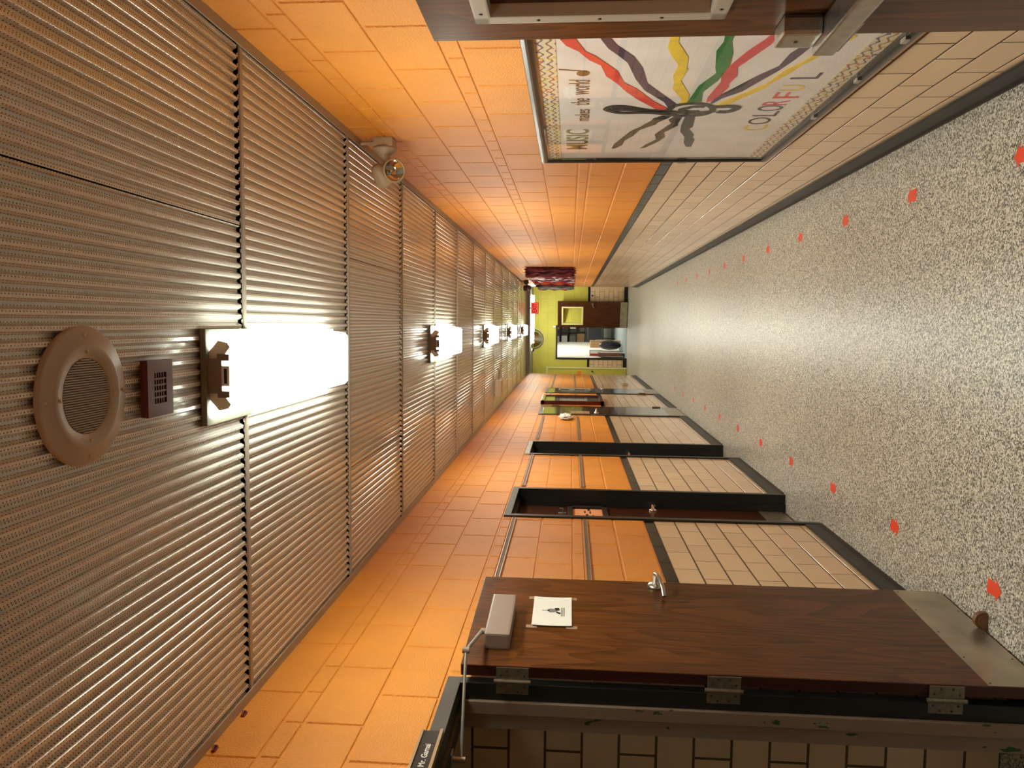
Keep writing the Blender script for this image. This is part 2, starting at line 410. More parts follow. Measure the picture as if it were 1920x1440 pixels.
# far wall of the cross corridor
HOLES_E = [(-1.06, -.06, -.1, 2.085), (-2.45, -1.285, -.1, 2.36)]
mb = masonry('wall_end', lambda s, z, d: (s, YE + d0 - d, z), -4.6, 4.6, courses_for([.1, .3], H, 'green_block', glz=(.32, .47)), HOLES_E)
mb.mat('green_block').box(.99, 1.30, YE - .05, YE, 1.16, 2.76).mat('glazed_tan').box(.99, 1.30, YE - .05, YE, .1, 1.09).mat('glazed_dark').box(.99, 1.30, YE - .05, YE, 1.09, 1.16)
struct(mb.build('wall_end', fix=False), 'yellow green block wall at the far end of the corridor', 'wall')
struct(box_obj('wall_back', 'orange_block', (XL - .1, XR + .1, YB - .1, YB, 0, 2.8)), 'wall closing the corridor behind the viewer', 'wall')
for sx, nm in ((-4.7, 'wall_west'), (4.6, 'wall_east')):
    struct(box_obj(nm, 'green_block', (sx, sx + .1, Y1, YE, 0, 2.8)), 'wall closing one arm of the cross corridor ' + ('past the doors' if sx < 0 else 'past the bulletin board'), 'wall')

# floor
mb = MB(); mb.mat('terrazzo').add([(-4.6, YB, 0), (4.6, YB, 0), (4.6, YE + .1, 0), (-4.6, YE + .1, 0)], [(0, 1, 2, 3)])
mb.add([(-4.6, YB, -.1), (4.6, YB, -.1), (4.6, YE + .1, -.1), (-4.6, YE + .1, -.1)], [(3, 2, 1, 0)])
struct(mb.build('floor', fix=False), 'speckled terrazzo floor with red arrow stickers', 'floor')

# baseboards
def base_run(side, a, b_):
    mb = MB()
    x = XL if side < 0 else XR
    s = 1 if side < 0 else -1
    prof = [(0, .108), (.006 * s, .108), (.008 * s, .10), (.008 * s, .022), (.016 * s, .010), (.018 * s, 0), (0, 0)]
    vs = [(x + p, a, z) for p, z in prof] + [(x + p, b_, z) for p, z in prof]; n = len(prof)
    mb.add(vs, [(i, (i + 1) % n, n + (i + 1) % n, n + i) for i in range(n)] + [list(range(n)), list(range(n, 2 * n))[::-1]])
    return mb
mb = MB()
for a, b_ in ((YB, 1.75), (2.705, 5.095), (5.995, 7.56), (8.41, 10.94), (12.06, 14.36), (15.45, Y1)):
    q = base_run(-1, a, b_); mb.mat('base_black').add(q.v, q.f)
struct(mb.build('baseboard_left'), 'black cove base along the wall with doors', 'baseboard')
q = base_run(1, 1.30, Y1); struct(q.build('baseboard_right', 'base_black'), 'black cove base along the bulletin board wall', 'baseboard')
mb = MB(); mb.mat('base_black').box(-1.285, -1.06, YE - .012, YE, 0, .11).box(-.06, .99, YE - .012, YE, 0, .11).box(.99, 1.30, YE - .062, YE - .05, 0, .11).box(1.30, 4.6, YE - .012, YE, 0, .11)
struct(mb.build('baseboard_end'), 'black base along the yellow green end wall', 'baseboard')

# ceiling: folded perforated metal sheets between flat bars
seams = [2.51 + 1.2155 * k for k in range(-3, 14)]
P = .0335; DEP = .013
prof = []                                                # one pitch: (x, z above face, arc)
sh = [(0, 0), (.0095, 0), (.0168, DEP), (.0262, DEP), (.0335, 0)]
cei = bpy.data.objects.new('ceiling', None); COL.objects.link(cei); struct(cei, 'folded perforated tan metal ceiling with cross bars', 'ceiling')
def panel(x0, x1, y0, y1):
    vs = []; uvs = []; fs = []
    n = max(1, round((x1 - x0) / P)); sc = (x1 - x0) / (n * P)
    arc = 0; pts = []
    for k in range(n):
        for j in range(4):
            pts.append((x0 + (k * P + sh[j][0]) * sc, 2.748 + sh[j][1], arc))
            arc += math.hypot(sh[j + 1][0] - sh[j][0], sh[j + 1][1] - sh[j][1])
    pts.append((x1, 2.748, arc))
    for x, z, a in pts: vs += [(x, y0, z), (x, y1, z)]; uvs += [(a, y0), (a, y1)]
    for i in range(len(pts) - 1): fs.append((2 * i, 2 * i + 1, 2 * i + 3, 2 * i + 2))
    me = bpy.data.meshes.new('metal_panel'); me.from_pydata(vs, [], fs)
    ul = me.uv_layers.new(name='UVMap')
    for l in me.loops: ul.data[l.index].uv = uvs[l.vertex_index]
    me.materials.append(MATS['ceiling_metal']); me.update()
    o = bpy.data.objects.new('metal_panel', me); COL.objects.link(o); o.parent = cei
x0, x1 = XL + .012, XR - .012
LAMPS = [2.19 + 3.66 * k for k in range(5)]
LX = -.165
ys = [YB] + seams + [YC + .35]
for i in range(len(ys) - 1):
    a, b_ = ys[i] + .006, ys[i + 1] - .022
    if i == len(ys) - 2: b_ = ys[i + 1]
    if abs(ys[i] - 3.7255) < .01:
        panel(x0, -.7335, a, b_); panel(-.7295, .308, a, b_); panel(.312, x1, a, b_)
    elif 1.2 < ys[i] < 1.4:
        panel(x0, .308, a, b_); panel(.312, x1, a, b_)
    else:
        panel(x0, x1, a, b_)
for s in seams: 
    if s > 1.2: box_obj('cross_bar', 'tan_bar' if 'tan_bar' in MATS else 'beige_enamel', (XL + .004, XR - .004, s - .014, s + .006, 2.742, 2.748), cei)
box_obj('ceiling_backing', 'black_matte', (XL - .1, XR + .1, YB, YC + .4, 2.80, 2.84), cei)
for i, (xa, s) in enumerate(((XL, 1), (XR, -1))):
    mb = MB().box(xa, xa + .004 * s, YB, YC + .35, 2.741, 2.756).box(xa, xa + .036 * s, YB, YC + .35, 2.738, 2.742)
    struct(mb.build('trim_%d' % (i + 1), 'beige_enamel'), 'tan metal angle where the ceiling meets the ' + ('wall with doors' if i == 0 else 'bulletin board wall'), 'trim')
struct(box_obj('ceiling_cross', 'ceiling_paint_grey', (-4.6, 4.6, YC + .35, YE, 2.76, 2.84)), 'plain grey ceiling of the cross corridor', 'ceiling')
mb = MB().box(-4.6, 4.6, 19.66, 19.9, 2.70, 2.76).box(-4.6, 4.6, 19.2, 19.24, 2.735, 2.76).box(-4.6, 4.6, 20.4, 20.43, 2.72, 2.76)
struct(mb.build('trim_3', 'beam_grey'), 'grey beam across the ceiling at the corridor end', 'trim')

# ------------------------------------------------------------------ doors
def lever_set(name, parent, x, y, z, sgn, dirn, mat='steel_brushed', s=1.0):
    """lever on a face whose outward direction is sgn*X; handle runs dirn along Y"""
    M = Matrix.Translation((x, y, z)) @ Matrix.Rotation(pi / 2 * sgn, 4, 'Y')
    mb = MB().lathe([(0, 0), (.034 * s, 0), (.034 * s, .006), (.029 * s, .014), (.012 * s, .018), (.012 * s, .05), (0, .05)], 24, M)
    mb.tube([(x + .045 * sgn, y, z), (x + .058 * sgn, y + .008 * dirn, z), (x + .06 * sgn, y + .05 * dirn, z - .002), (x + .058 * sgn, y + .115 * dirn * s, z - .004)], [.011, .011, .0095, .008], 10)
    return mb.build(name, mat, parent)

def hinge(parent, x, y, z, h=.115, mat='hinge_steel', wl=.042):
    """open butt hinge: knuckle at (x,y), leaves facing -Y"""
    mb = MB(); mb.mat(mat)
    mb.box(x + .008, x + .008 + wl, y - .002, y + .001, z - h / 2, z + h / 2)
    mb.box(x - .008 - wl, x - .008, y + .004, y + .006, z - h / 2, z + h / 2)
    mb.tube([(x, y - .004, z - h / 2 - .008), (x, y - .004, z + h / 2 + .008)], .0078, 12)
    mb.mat('screw_dark')
    for sx in (1, -1):
        for (dx, dz) in ((.012, .042), (.03, .02), (.03, -.02), (.012, -.042)):
            M = Matrix.Translation((x + sx * (.010 + dx), y - (.0025 if sx > 0 else -.0035), z + dz)) @ Matrix.Rotation(pi / 2, 4, 'X')
            mb.lathe([(0, .001), (.004, .001), (.004, -.001), (0, -.001)], 8, M)
    return mb.build('hinge', None, parent)

# door_1: open leaf standing along the wall with doors
D1 = thing('door_1', 'open brown wood door with closer, lever and white notice on the door wall', 'door', (-1.226, 2.66, 0), kind='structure')
fm = MB(); fm.mat('frame_grey')
fm.box(XL - .004, XL + .012, 1.75, 2.705, 2.037, 2.087, .002).box(XL - .15, XL, 1.75, 2.705, 2.037, 2.08)
fm.mat('frame_black').box(XL - .045, XL + .012, 2.658, 2.705, 0, 2.04).box(XL - .15, XL, 2.664, 2.705, 0, 2.04)
fm.box(XL - .15, XL + .012, 1.75, 1.80, 0, 2.037)
fm.box(XL - .105, XL - .047, 1.80, 2.664, 2.02, 2.037)
fm.mat('frame_pink').box(XL - .094, XL - .048, 2.642, 2.664, 0, 2.036, .003).box(XL - .15, XL - .094, 2.652, 2.664, 0, 2.036)
fm.build('frame', None, D1)
ang = math.atan2(.056, .80)
ML = Matrix.Translation((-1.226, 2.66, 0)) @ Matrix.Rotation(-ang, 4, 'Z')     # local y along the leaf, local +x toward the corridor
def leaf_obj(name, mat, b, bev=0.0, parent=None):
    return MB().box(*b, bev=bev, M=ML).build(name, mat, parent or D1)
lf = MB(); lf.mat('door_wood').box(-.041, 0, .002, .803, .012, 2.035, .002, ML).mat('door_edge_wood').box(-.040, -.001, -.0005, .003, .012, 2.034, 0, ML)
leaf1 = lf.build('leaf', None, D1)
lp = lambda x, y, z: ML @ Vector((x, y, z))
kp = MB().mat('kick_steel').box(0, .0018, .004, .80, .014, .212, 0, ML)
kp.mat('screw_dark')
for yy in (.02, .2, .4, .6, .78):
    for zz in (.03, .2):
        kp.lathe([(0, .001), (.0035, .001), (.0035, 0)], 8, ML @ Matrix.Translation((.0018, yy, zz)) @ Matrix.Rotation(pi / 2, 4, 'Y'))
kp.build('kick_plate', None, D1)
cl = MB().box(0, .062, .118, .475, 1.868, 1.964, .008, ML); cl.tube([lp(.03, .20, 1.964), lp(.03, .20, 1.985)], .012, 12)
clo = cl.build('closer', 'closer_grey', D1)
am = MB(); e1, e2, e3 = lp(.03, .20, 1.982), Vector((-1.140, 2.585, 2.006)), Vector((-1.40, 2.35, 1.99))
am.tube([e1, e2], [.008, .006], 10).tube([e2 - Vector((0, 0, .012)), e2 + Vector((0, 0, .012))], .011, 12).tube([e2, e3], .0055, 10)
am.tube([e3 - Vector((0, 0, .015)), e3 + Vector((0, 0, .034))], .010, 10).box(-1.425, -1.375, 2.33, 2.37, 2.016, 2.024)
am.build('closer_arm', 'steel_dull', clo)
M = ML @ Matrix.Translation((0, .748, 1.262)) @ Matrix.Rotation(pi / 2, 4, 'Y')
lv = MB().lathe([(0, 0), (.036, 0), (.036, .008), (.030, .016), (.013, .019), (.013, .052), (0, .052)], 28, M)
lv.box(.042, .062, .742, .762, 1.252, 1.272, .004, ML)
lv.tube([lp(.054, .757, 1.264), lp(.061, .735, 1.258), lp(.056, .69, 1.250), lp(.036, .645, 1.243), lp(.012, .622, 1.240)], [.012, .012, .011, .0105, .010], 10)
lv.build('lever_handle', 'steel_brushed', D1)
for z in (1.848, 1.105, .355): hinge(D1, -1.277, 2.652, z)

# recessed doors
def recessed(name, label, y0, y1, top, header_mat, kick=True, window=False, handle=True):
    D = thing(name, label, 'door', (XL, (y0 + y1) / 2, 0), kind='structure')
    f = MB(); f.mat('frame_black')
    w = .048
    f.mat(header_mat).box(XL - .004, XL + .011, y0, y1, top - w, top, .002).mat('frame_black')
    f.box(XL - .15, XL, y0 + .01, y1 - .01, top - w, top - .004)
    for (a, b_, st) in ((y0, y0 + w, y0 + w + .012), (y1 - w, y1, y1 - w - .012)):
        f.box(XL - .004, XL + .011, a, b_, 0, top - w, .002)
        f.box(XL - .19, XL, a + .003, b_ - .003, 0, top - w)
        f.box(XL - .118, XL - .062, min(a, st) if st < a else a, max(b_, st), 0, top - w)
    f.box(XL - .118, XL - .062, y0 + w, y1 - w, top - w - .012, top - w)
    f.mat('steel_dull')
    for yy in (y0 + .02, (y0 + y1) / 2, y1 - .02):
        f.lathe([(0, .0015), (.005, .0015), (.005, 0)], 8, Matrix.Translation((XL + .011, yy, top - .024)) @ Matrix.Rotation(pi / 2, 4, 'Y'))
    f.build('frame', None, D)
    xl = XL - .119
    lf = box_obj('leaf', 'door_far', (xl - .045, xl, y0 + w - .006, y1 - w + .006, .012, top - w + .005), D, .002)
    if kick: box_obj('kick_plate', 'kick_steel', (xl, xl + .002, y0 + w + .01, y1 - w - .016, .02, .205), D)
    if handle: lever_set('lever_handle', D, xl, y1 - w - .075, 1.01, 1, -1, 'chrome')
    return D, xl
D2, xl = recessed('door_2', 'recessed brown door with framed orange paper in its small window', 5.095, 5.995, 2.09, 'frame_grey')
wf = MB(); wf.mat('frame_black')
for (a, b_, c, d_) in ((5.36, 5.885, 1.62, 1.66), (5.36, 5.885, 1.36, 1.40), (5.36, 5.40, 1.36, 1.66), (5.845, 5.885, 1.36, 1.66)): wf.box(xl, xl + .022, a, b_, c, d_, .006)
wfo = wf.build('window_frame', None, D2)
pp = MB(); pp.mat('orange_paper').box(xl + .001, xl + .003, 5.40, 5.845, 1.40, 1.62)
pp.mat('ink')
for k, (yy, zz, a, b_) in enumerate(((5.82, 1.50, .05, .02), (5.75, 1.53, .06, .012), (5.74, 1.49, .07, .012), (5.66, 1.515, .05, .02), (5.62, 1.47, .09, .01))): pp.box(xl + .003, xl + .0038, yy - a / 2, yy + a / 2, zz - b_ / 2, zz + b_ / 2)
pp.build('orange_sheet', None, wfo)
hk = MB().box(xl, xl + .006, 5.69, 5.72, 1.67, 1.73, .002).tube([(xl + .006, 5.705, 1.70), (xl + .035, 5.705, 1.695), (xl + .04, 5.705, 1.72)], .005, 8)
hk.build('hook', 'steel_dull', D2)
D3, xl3 = recessed('door_3', 'recessed dark door whose frame has a worn silver header', 7.56, 8.41, 2.095, 'frame_silver')

def flush(name, label, y0, y1, top, hinge_far):
    D = thing(name, label, 'door', (XL, (y0 + y1) / 2, 0), kind='structure')
    f = MB(); f.mat('frame_black'); w = .045
    f.box(XL - .1, XL + .010, y0, y0 + w, 0, top).box(XL - .1, XL + .010, y1 - w, y1, 0, top).box(XL - .1, XL + .010, y0 + w, y1 - w, top - w, top)
    f.build('frame', None, D)
    a, b_ = y0 + w + .003, y1 - w - .003
    box_obj('leaf', 'door_brown', (XL - .035, XL + .012, a, b_, .012, top - w - .003), D, .002)
    xf = XL + .012
    box_obj('kick_plate', 'kick_steel', (xf, xf + .002, a + .01, b_ - .01, .02, .235), D)
    hy = b_ + .01 if hinge_far else a - .01
    for z in (1.87, .315):
        MB().tube([(xf + .006, hy, z - .06), (xf + .006, hy, z + .06)], .011, 10).box(xf - .002, xf + .002, hy - .05, hy + .05, z - .055, z + .055).build('hinge', 'hinge_brass', D)
    return D, xf, a, b_
D4, xf, a4, b4 = flush('door_4', 'glossy dark flush door with tan strip sign beside the maroon display case', 10.94, 12.06, 2.095, True)
lever_set('lever_handle', D4, xf, a4 + .12, 1.27, 1, 1, 'chrome')
tn = MB().mat('tan_plastic').box(xf, xf + .006, 11.05, 11.33, 1.365, 1.64, .002); tn.mat('ink_grey').box(xf + .006, xf + .0066, 11.08, 11.30, 1.44, 1.445).box(xf + .006, xf + .0066, 11.08, 11.30, 1.56, 1.57)
tn.build('sign_panel', None, D4)
D5, xf, a5, b5 = flush('door_5', 'glossy dark flush door with tall lit window farthest along the door wall', 14.36, 15.45, 2.11, False)
lever_set('lever_handle', D5, xf, b5 - .12, 1.02, 1, -1, 'chrome')
wf = MB()
for (a, b_, c, d_) in ((14.70, 15.26, 1.83, 1.87), (14.70, 15.26, 1.23, 1.27), (14.70, 14.74, 1.23, 1.87), (15.22, 15.26, 1.23, 1.87)): wf.box(xf, xf + .016, a, b_, c, d_, .004)
wfo = wf.build('window_frame', 'steel_dull', D5)
box_obj('window_glass', 'mirror_glass', (xf, xf + .004, 14.74, 15.22, 1.27, 1.83), wfo)

# door_6: open leaf along the bulletin board wall with window and push bar
XLf = .757
D6 = thing('door_6', 'open brown door with window and steel push bar before the bulletin board', 'door', (XLf, 1.30, 0), kind='structure')
a6 = math.atan2(-.018, .82)
M6 = Matrix.Translation((.772, 1.28, 0)) @ Matrix.Rotation(-a6, 4, 'Z')          # local y along leaf away from hinge, local -x faces the corridor
yw0, yw1, zw0, zw1 = .24, .70, 1.295, 1.908
def leaf_with_hole(mb, y0, y1, z0, z1, t):
    mb.box(0, t, y0, yw0 + .03, z0, z1, 0, M6).box(0, t, yw1 - .03, y1, z0, z1, 0, M6).box(0, t, yw0 + .03, yw1 - .03, z0, zw0 + .03, 0, M6).box(0, t, yw0 + .03, yw1 - .03, zw1 - .03, z1, 0, M6)
mb = MB().mat('door_wood'); leaf_with_hole(mb, 0, .838, .012, 2.037, .044); mb.build('leaf', None, D6)
wf = MB()
def wfbox(a, b_, c, d_):
    wf.box(-.014, .02, a, b_, c, d_, .006, M6)
wfbox(yw0, yw1, zw1 - .042, zw1); wfbox(yw0, yw1, zw0, zw0 + .042); wfbox(yw0, yw0 + .042, zw0, zw1); wfbox(yw1 - .042, yw1, zw0, zw1)
wf.mat('beige_enamel')
wf.mats = ['beige_box', 'screw_dark'] if False else ['beige_enamel']; 
wfo = wf.build('window_frame', None, D6)
sc_ = MB()
for yy in (.30, .47, .64):
    for zz in (zw0 + .02, zw1 - .02): sc_.lathe([(0, .002), (.005, .001), (.005, 0)], 8, M6 @ Matrix.Translation((-.014, yy, zz)) @ Matrix.Rotation(-pi / 2, 4, 'Y'))
for zz in (1.45, 1.6, 1.75): sc_.lathe([(0, .002), (.005, .001), (.005, 0)], 8, M6 @ Matrix.Translation((-.014, yw1 - .02, zz)) @ Matrix.Rotation(-pi / 2, 4, 'Y'))
sc_.build('frame_screws', 'screw_dark', wfo)
MB().box(.018, .024, yw0 + .03, yw1 - .03, zw0 + .03, zw1 - .03, 0, M6).build('window_glass', 'glass_clear', wfo)
# push bar: rail, head, touch bar
pb = MB().mat('steel_brushed')
pb.box(-.050, 0, .705, .80, 1.058, 1.152, .010, M6)
pb.box(-.072, -.004, .02, .795, 1.005, 1.058, .006, M6)
pb.mat('steel_dull').box(-.060, -.010, .62, .80, .99, 1.006, .004, M6)
pb.mat('screw_dark').lathe([(0, .001), (.005, .001), (.005, 0)], 10, M6 @ Matrix.Translation((-.050, .755, 1.11)) @ Matrix.Rotation(-pi / 2, 4, 'Y'))
pbo = pb.build('push_bar', None, D6)
fm = MB().mat('frame_black')
fm.box(XR - .012, XR + .12, 1.25, 1.30, 0, 2.04).box(XR - .012, XR + .12, -.2, -.15, 0, 2.04).box(XR - .012, XR + .12, -.2, 1.30, 2.04, 2.09)
fm.mat('hinge_steel').box(.80, XR, 1.262, 1.268, 1.75, 1.87).box(.80, XR, 1.262, 1.268, .25, .37).box(.80, XR, 1.262, 1.268, 1.0, 1.12)
fm.mat('black_matte').box(XR + .10, XR + .12, -.15, 1.25, 0, 2.04)
fm.build('frame', None, D6)

# rooms behind door_1
R1 = bpy.data.objects.new('wall_side_room', None); COL.objects.link(R1); struct(R1, 'tan glazed tile walls of the dark room behind the open door', 'wall')
q = masonry('x', lambda s, z, d: (s, 2.95 - d, z), -4.2, XL - .14, [(.0, .13, .305, -1.70, 'glazed_tan', 'grout_brown', .010)] + [(.13 + .146 * k, .13 + .146 * (k + 1), .305, -1.70 + .1525 * (k % 2), 'glazed_tan', 'grout_brown', .010) for k in range(18)], [])
q.build('tile_face', None, R1, fix=False)
box_obj('side_panels', 'room_white', (-4.3, -4.2, .2, 3.0, 0, 2.8), R1)
box_obj('side_panels', 'room_white', (-4.2, XL - .1, .2, .3, 0, 2.8), R1)
box_obj('side_panels', 'room_white', (-4.2, XL - .1, .3, 3.0, 2.75, 2.8), R1)
MB().mat('room_white').box(XL - .10, XL - .02, .3, 1.745, 0, 2.75).box(XL - .10, XL - .02, 2.71, 2.96, 0, 2.75).box(XL - .10, XL - .02, 1.745, 2.71, 2.10, 2.75).build('side_panels', None, R1)

# ------------------------------------------------------------------ wall fittings
# tack rails
def rail(y0, y1, z, h, label):
    r = thing('tack_rail', label, 'rail', (XL, y0, z), 'aluminium tack rails on the door wall')
    mb = MB().mat('rail_alu')
    mb.box(XL, XL + .012, y0, y1, z, z + .005, .001).box(XL, XL + .012, y0, y1, z + h - .005, z + h, .001).box(XL, XL + .012, y0, y0 + .006, z, z + h).box(XL, XL + .012, y1 - .006, y1, z, z + h)
    mb.build('metal_edge', None, r)
    box_obj('cork_strip', 'rail_cork', (XL, XL + .009, y0 + .005, y1 - .005, z + .004, z + h - .004), r)
bays = [(2.82, 5.045, 'between the open door and the recessed door with orange paper'), (6.06, 7.53, 'between the two recessed doors'),
        (8.59, 10.72, 'between the silver topped doorway and the flush door with tan sign'), (13.45, 14.28, 'between the maroon display case and the last door'), (15.6, 19.55, 'past the last door, near the wall end')]
for a, b_, wds in bays:
    rail(a, b_, 2.000, .028, 'upper tack rail ' + wds)
    rail(a, b_, 1.530, .028, 'lower tack rail ' + wds)
# maroon display case
dc = thing('display_case', 'maroon framed glass display case between the two flush doors', 'display case', (XL, 12.8, 1.1))
mb = MB(); y0, y1, z0, z1, dpt = 12.35, 13.42, 1.105, 2.12, .06
for (a, b_, c, d_) in ((y0, y1, z1 - .06, z1), (y0, y1, z0, z0 + .06), (y0, y0 + .06, z0, z1), (y1 - .06, y1, z0, z1)): mb.box(XL, XL + dpt, a, b_, c, d_, .006)
mb.build('frame', 'maroon_frame', dc)
box_obj('back_panel', 'olive_grey', (XL, XL + .01, y0 + .05, y1 - .05, z0 + .05, z1 - .05), dc)
box_obj('glass', 'glass_clear', (XL + dpt - .02, XL + dpt - .016, y0 + .05, y1 - .05, z0 + .05, z1 - .05), dc)
box_obj('pinned_sheet', 'paper_white', (XL + .01, XL + .013, y0 + .3, y1 - .2, z0 + .25, z1 - .3), dc)
MB().tube([(XL + dpt, y0 + .03, 1.6), (XL + dpt + .02, y0 + .03, 1.6)], .009, 10).build('lock', 'steel_brushed', dc)
# crumpled white paper
mb = MB(); random.seed(3)
bm = bmesh.new(); bmesh.ops.create_icosphere(bm, subdivisions=3, radius=1)
for v in bm.verts:
    k = 1 + .7 * (random.random() - .5); v.co = Vector((v.co.x * .03 * k, v.co.y * .22 * k, v.co.z * .085 * k))
mb.bm(bm, Matrix.Translation((XL + .034, 10.52, 1.705)))
tag(mb.build('paper_bundle', 'paper_white'), 'crumpled white paper fastened to the orange wall beside the flush door', 'paper')
# orange box and small fittings
mb = MB().box(XL - .001, XL + .11, Y1 - .05, Y1 + .05, 1.36, 1.46, .008).box(XL + .03, XL + .06, Y1 - .02, Y1 + .02, 1.46, 1.475)
tag(mb.build('junction_box', 'orange_paint'), 'small orange box sticking out at the far end of the door wall', 'box')
mb = MB().box(XL, XL + .05, 16.3, 16.5, .44, .54, .006)
tag(mb.build('outlet_cover', 'tan_plastic'), 'small tan box low on the glazed tile past the last door', 'box')
for y, w_ in ((2.385, 'farther from the camera'), (2.174, 'nearer the name plate')):
    mb = MB().box(XL, XL + .006, y - .014, y + .014, 2.713, 2.726, .002).tube([(XL + .006, y - .014, 2.72), (XL + .014, y, 2.722), (XL + .006, y + .014, 2.72)], .0035, 8)
    tag(mb.build('wall_clip', 'red_plastic'), 'tiny dark red clip on the orange wall under the ceiling, ' + ('second from the door corner' if y < 2.3 else 'closest to the open door'), 'clip', 'red clips above the open door')
# name plate on header of door_1
npl = thing('name_plate', 'black name plate with white lettering on the frame above the open door', 'sign', (XL, 2.2, 2.07))
xp = XL + .012
mb = MB().box(xp, xp + .004, 2.08, 2.318, 2.050, 2.106); mb.build('plate', 'nameplate', npl)
mb = MB().box(xp, xp + .009, 2.08, 2.318, 2.102, 2.110, .001).box(xp, xp + .012, 2.08, 2.318, 2.040, 2.050, .001); mb.build('holder', 'brass_dull', npl)
mb = MB(); fit_text(mb, 'Mr. Garnai', 'paper_white', lambda u, v, t: (xp + .0042 + t * .3, 2.140 + u - .022, 2.066 + v), .122, .019, 0, .02)
mb.build('lettering', None, npl)
# paper notice on door_1 leaf
pn = thing('paper_notice', 'white paper notice taped to the open brown door', 'notice', tuple(lp(.001, .49, 1.7)))
yA, yB_, zA, zB = .318, .585, 1.637, 1.797
mb = MB(); nx, nz = 8, 5; vs = []; fs = []
for i in range(nx + 1):
    for j in range(nz + 1):
        u, v = i / nx, j / nz
        vs.append(lp(.0022 + .004 * (abs(u - .5) * 2) ** 3 + .002 * (abs(v - .5) * 2) ** 3, yA + u * (yB_ - yA), zA + v * (zB - zA)))
for i in range(nx):
    for j in range(nz): k = i * (nz + 1) + j; fs.append((k, k + nz + 1, k + nz + 2, k + 1))
mb.add(vs, fs, True); sheet = mb.build('sheet', 'paper_white', pn, fix=False)
mb = MB().mat('ink'); cxp = .462
def pq(y, z): return (.0030, y, z)
def ppoly(pts, mat, x=.0030):
    mb.mat(mat).prism([(-p[0], p[1]) for p in pts], .0005, ML @ Matrix(((0, 0, 1, x), (-1, 0, 0, 0), (0, 1, 0, 0), (0, 0, 0, 1))))
ppoly([(cxp - .002, 1.76), (cxp + .002, 1.76), (cxp + .002, 1.740), (cxp - .002, 1.740)], 'ink_grey')
ppoly([(cxp - .015, 1.728), (cxp, 1.741), (cxp + .015, 1.728)], 'ink')
ppoly([(cxp - .018, 1.728), (cxp + .018, 1.728), (cxp + .014, 1.704), (cxp - .014, 1.704)], 'ink_grey')
ppoly([(cxp - .004, 1.704), (cxp + .024, 1.708), (cxp + .026, 1.690), (cxp + .004, 1.686)], 'ink')
ppoly([(cxp - .022, 1.70), (cxp - .004, 1.703), (cxp - .02, 1.682), (cxp - .034, 1.685)], 'ink')
for k in range(3): ppoly([(cxp - .052, 1.681 - .006 * k), (cxp + .028, 1.681 - .006 * k), (cxp + .028, 1.678 - .006 * k), (cxp - .052, 1.678 - .006 * k)], 'ink_grey')
mb.build('print', None, pn)
for (yy, zz) in ((yA, zA), (yA, zB), (yB_, zA), (yB_, zB)):
    MB().box(.0005, .0012, yy - .012, yy + .012, zz - .022, zz + .022, 0, ML).build('tape', 'tape_clear', pn)
# rubber wedge
mb = MB(); M = Matrix.Translation((-1.175, 3.10, 0))
pts = [(-.03, 0), (.050, 0)] + [(.018 + .034 * math.cos(a * pi / 10), .012 + .036 * math.sin(a * pi / 10)) for a in range(0, 9)] + [(-.03, .006)]
mb.prism(pts, .022, M @ Matrix(((1, 0, 0, .0), (0, 0, 1, -.011), (0, 1, 0, .001), (0, 0, 0, 1))))
pts = [(-.03, 0), (.044, 0)] + [(.016 + .026 * math.cos(a * pi / 10), .010 + .027 * math.sin(a * pi / 10)) for a in range(0, 9)] + [(-.03, .005)]
mb.prism(pts, .034, M @ Matrix(((1, 0, 0, .0), (0, 0, 1, -.017), (0, 1, 0, .001), (0, 0, 0, 1))))
tag(mb.build('door_wedge', 'rubber_brown'), 'brown rubber wedge holding the open door at the floor', 'door stop')

# bulletin board
BB = thing('bulletin_board', 'black framed glass bulletin board of crepe streamers and a treble clef', 'bulletin board', (XR, 3.2, .6))
y0, y1, z0, z1 = 1.96, 4.385, .605, 1.835; fd = .036; fw_ = .040
mb = MB()
for (a, b_, c, d_) in ((y0, y1, z1 - fw_, z1), (y0, y1, z0, z0 + fw_), (y0, y0 + fw_, z0, z1), (y1 - fw_, y1, z0, z1)): mb.box(XR - fd, XR, a, b_, c, d_, .016)
mb.build('frame', 'black_gloss', BB)
box_obj('backing_paper', 'backing_paper', (XR - .014, XR, y0 + .03, y1 - .03, z0 + .03, z1 - .03), BB)
xb = XR - .0145
def onb(mb, pts, mat, t, x=xb):
    mb.mat(mat).prism([(-p[0], p[1]) for p in pts], t, Matrix(((0, 0, -1, x), (-1, 0, 0, 0), (0, 1, 0, 0), (0, 0, 0, 1))))
for (c, d_) in ((1.722, 1.792), (.648, .715)):
    box_obj('border_strip', 'border_print', (xb - .0012, xb, y0 + .04, y1 - .04, c, d_), BB)
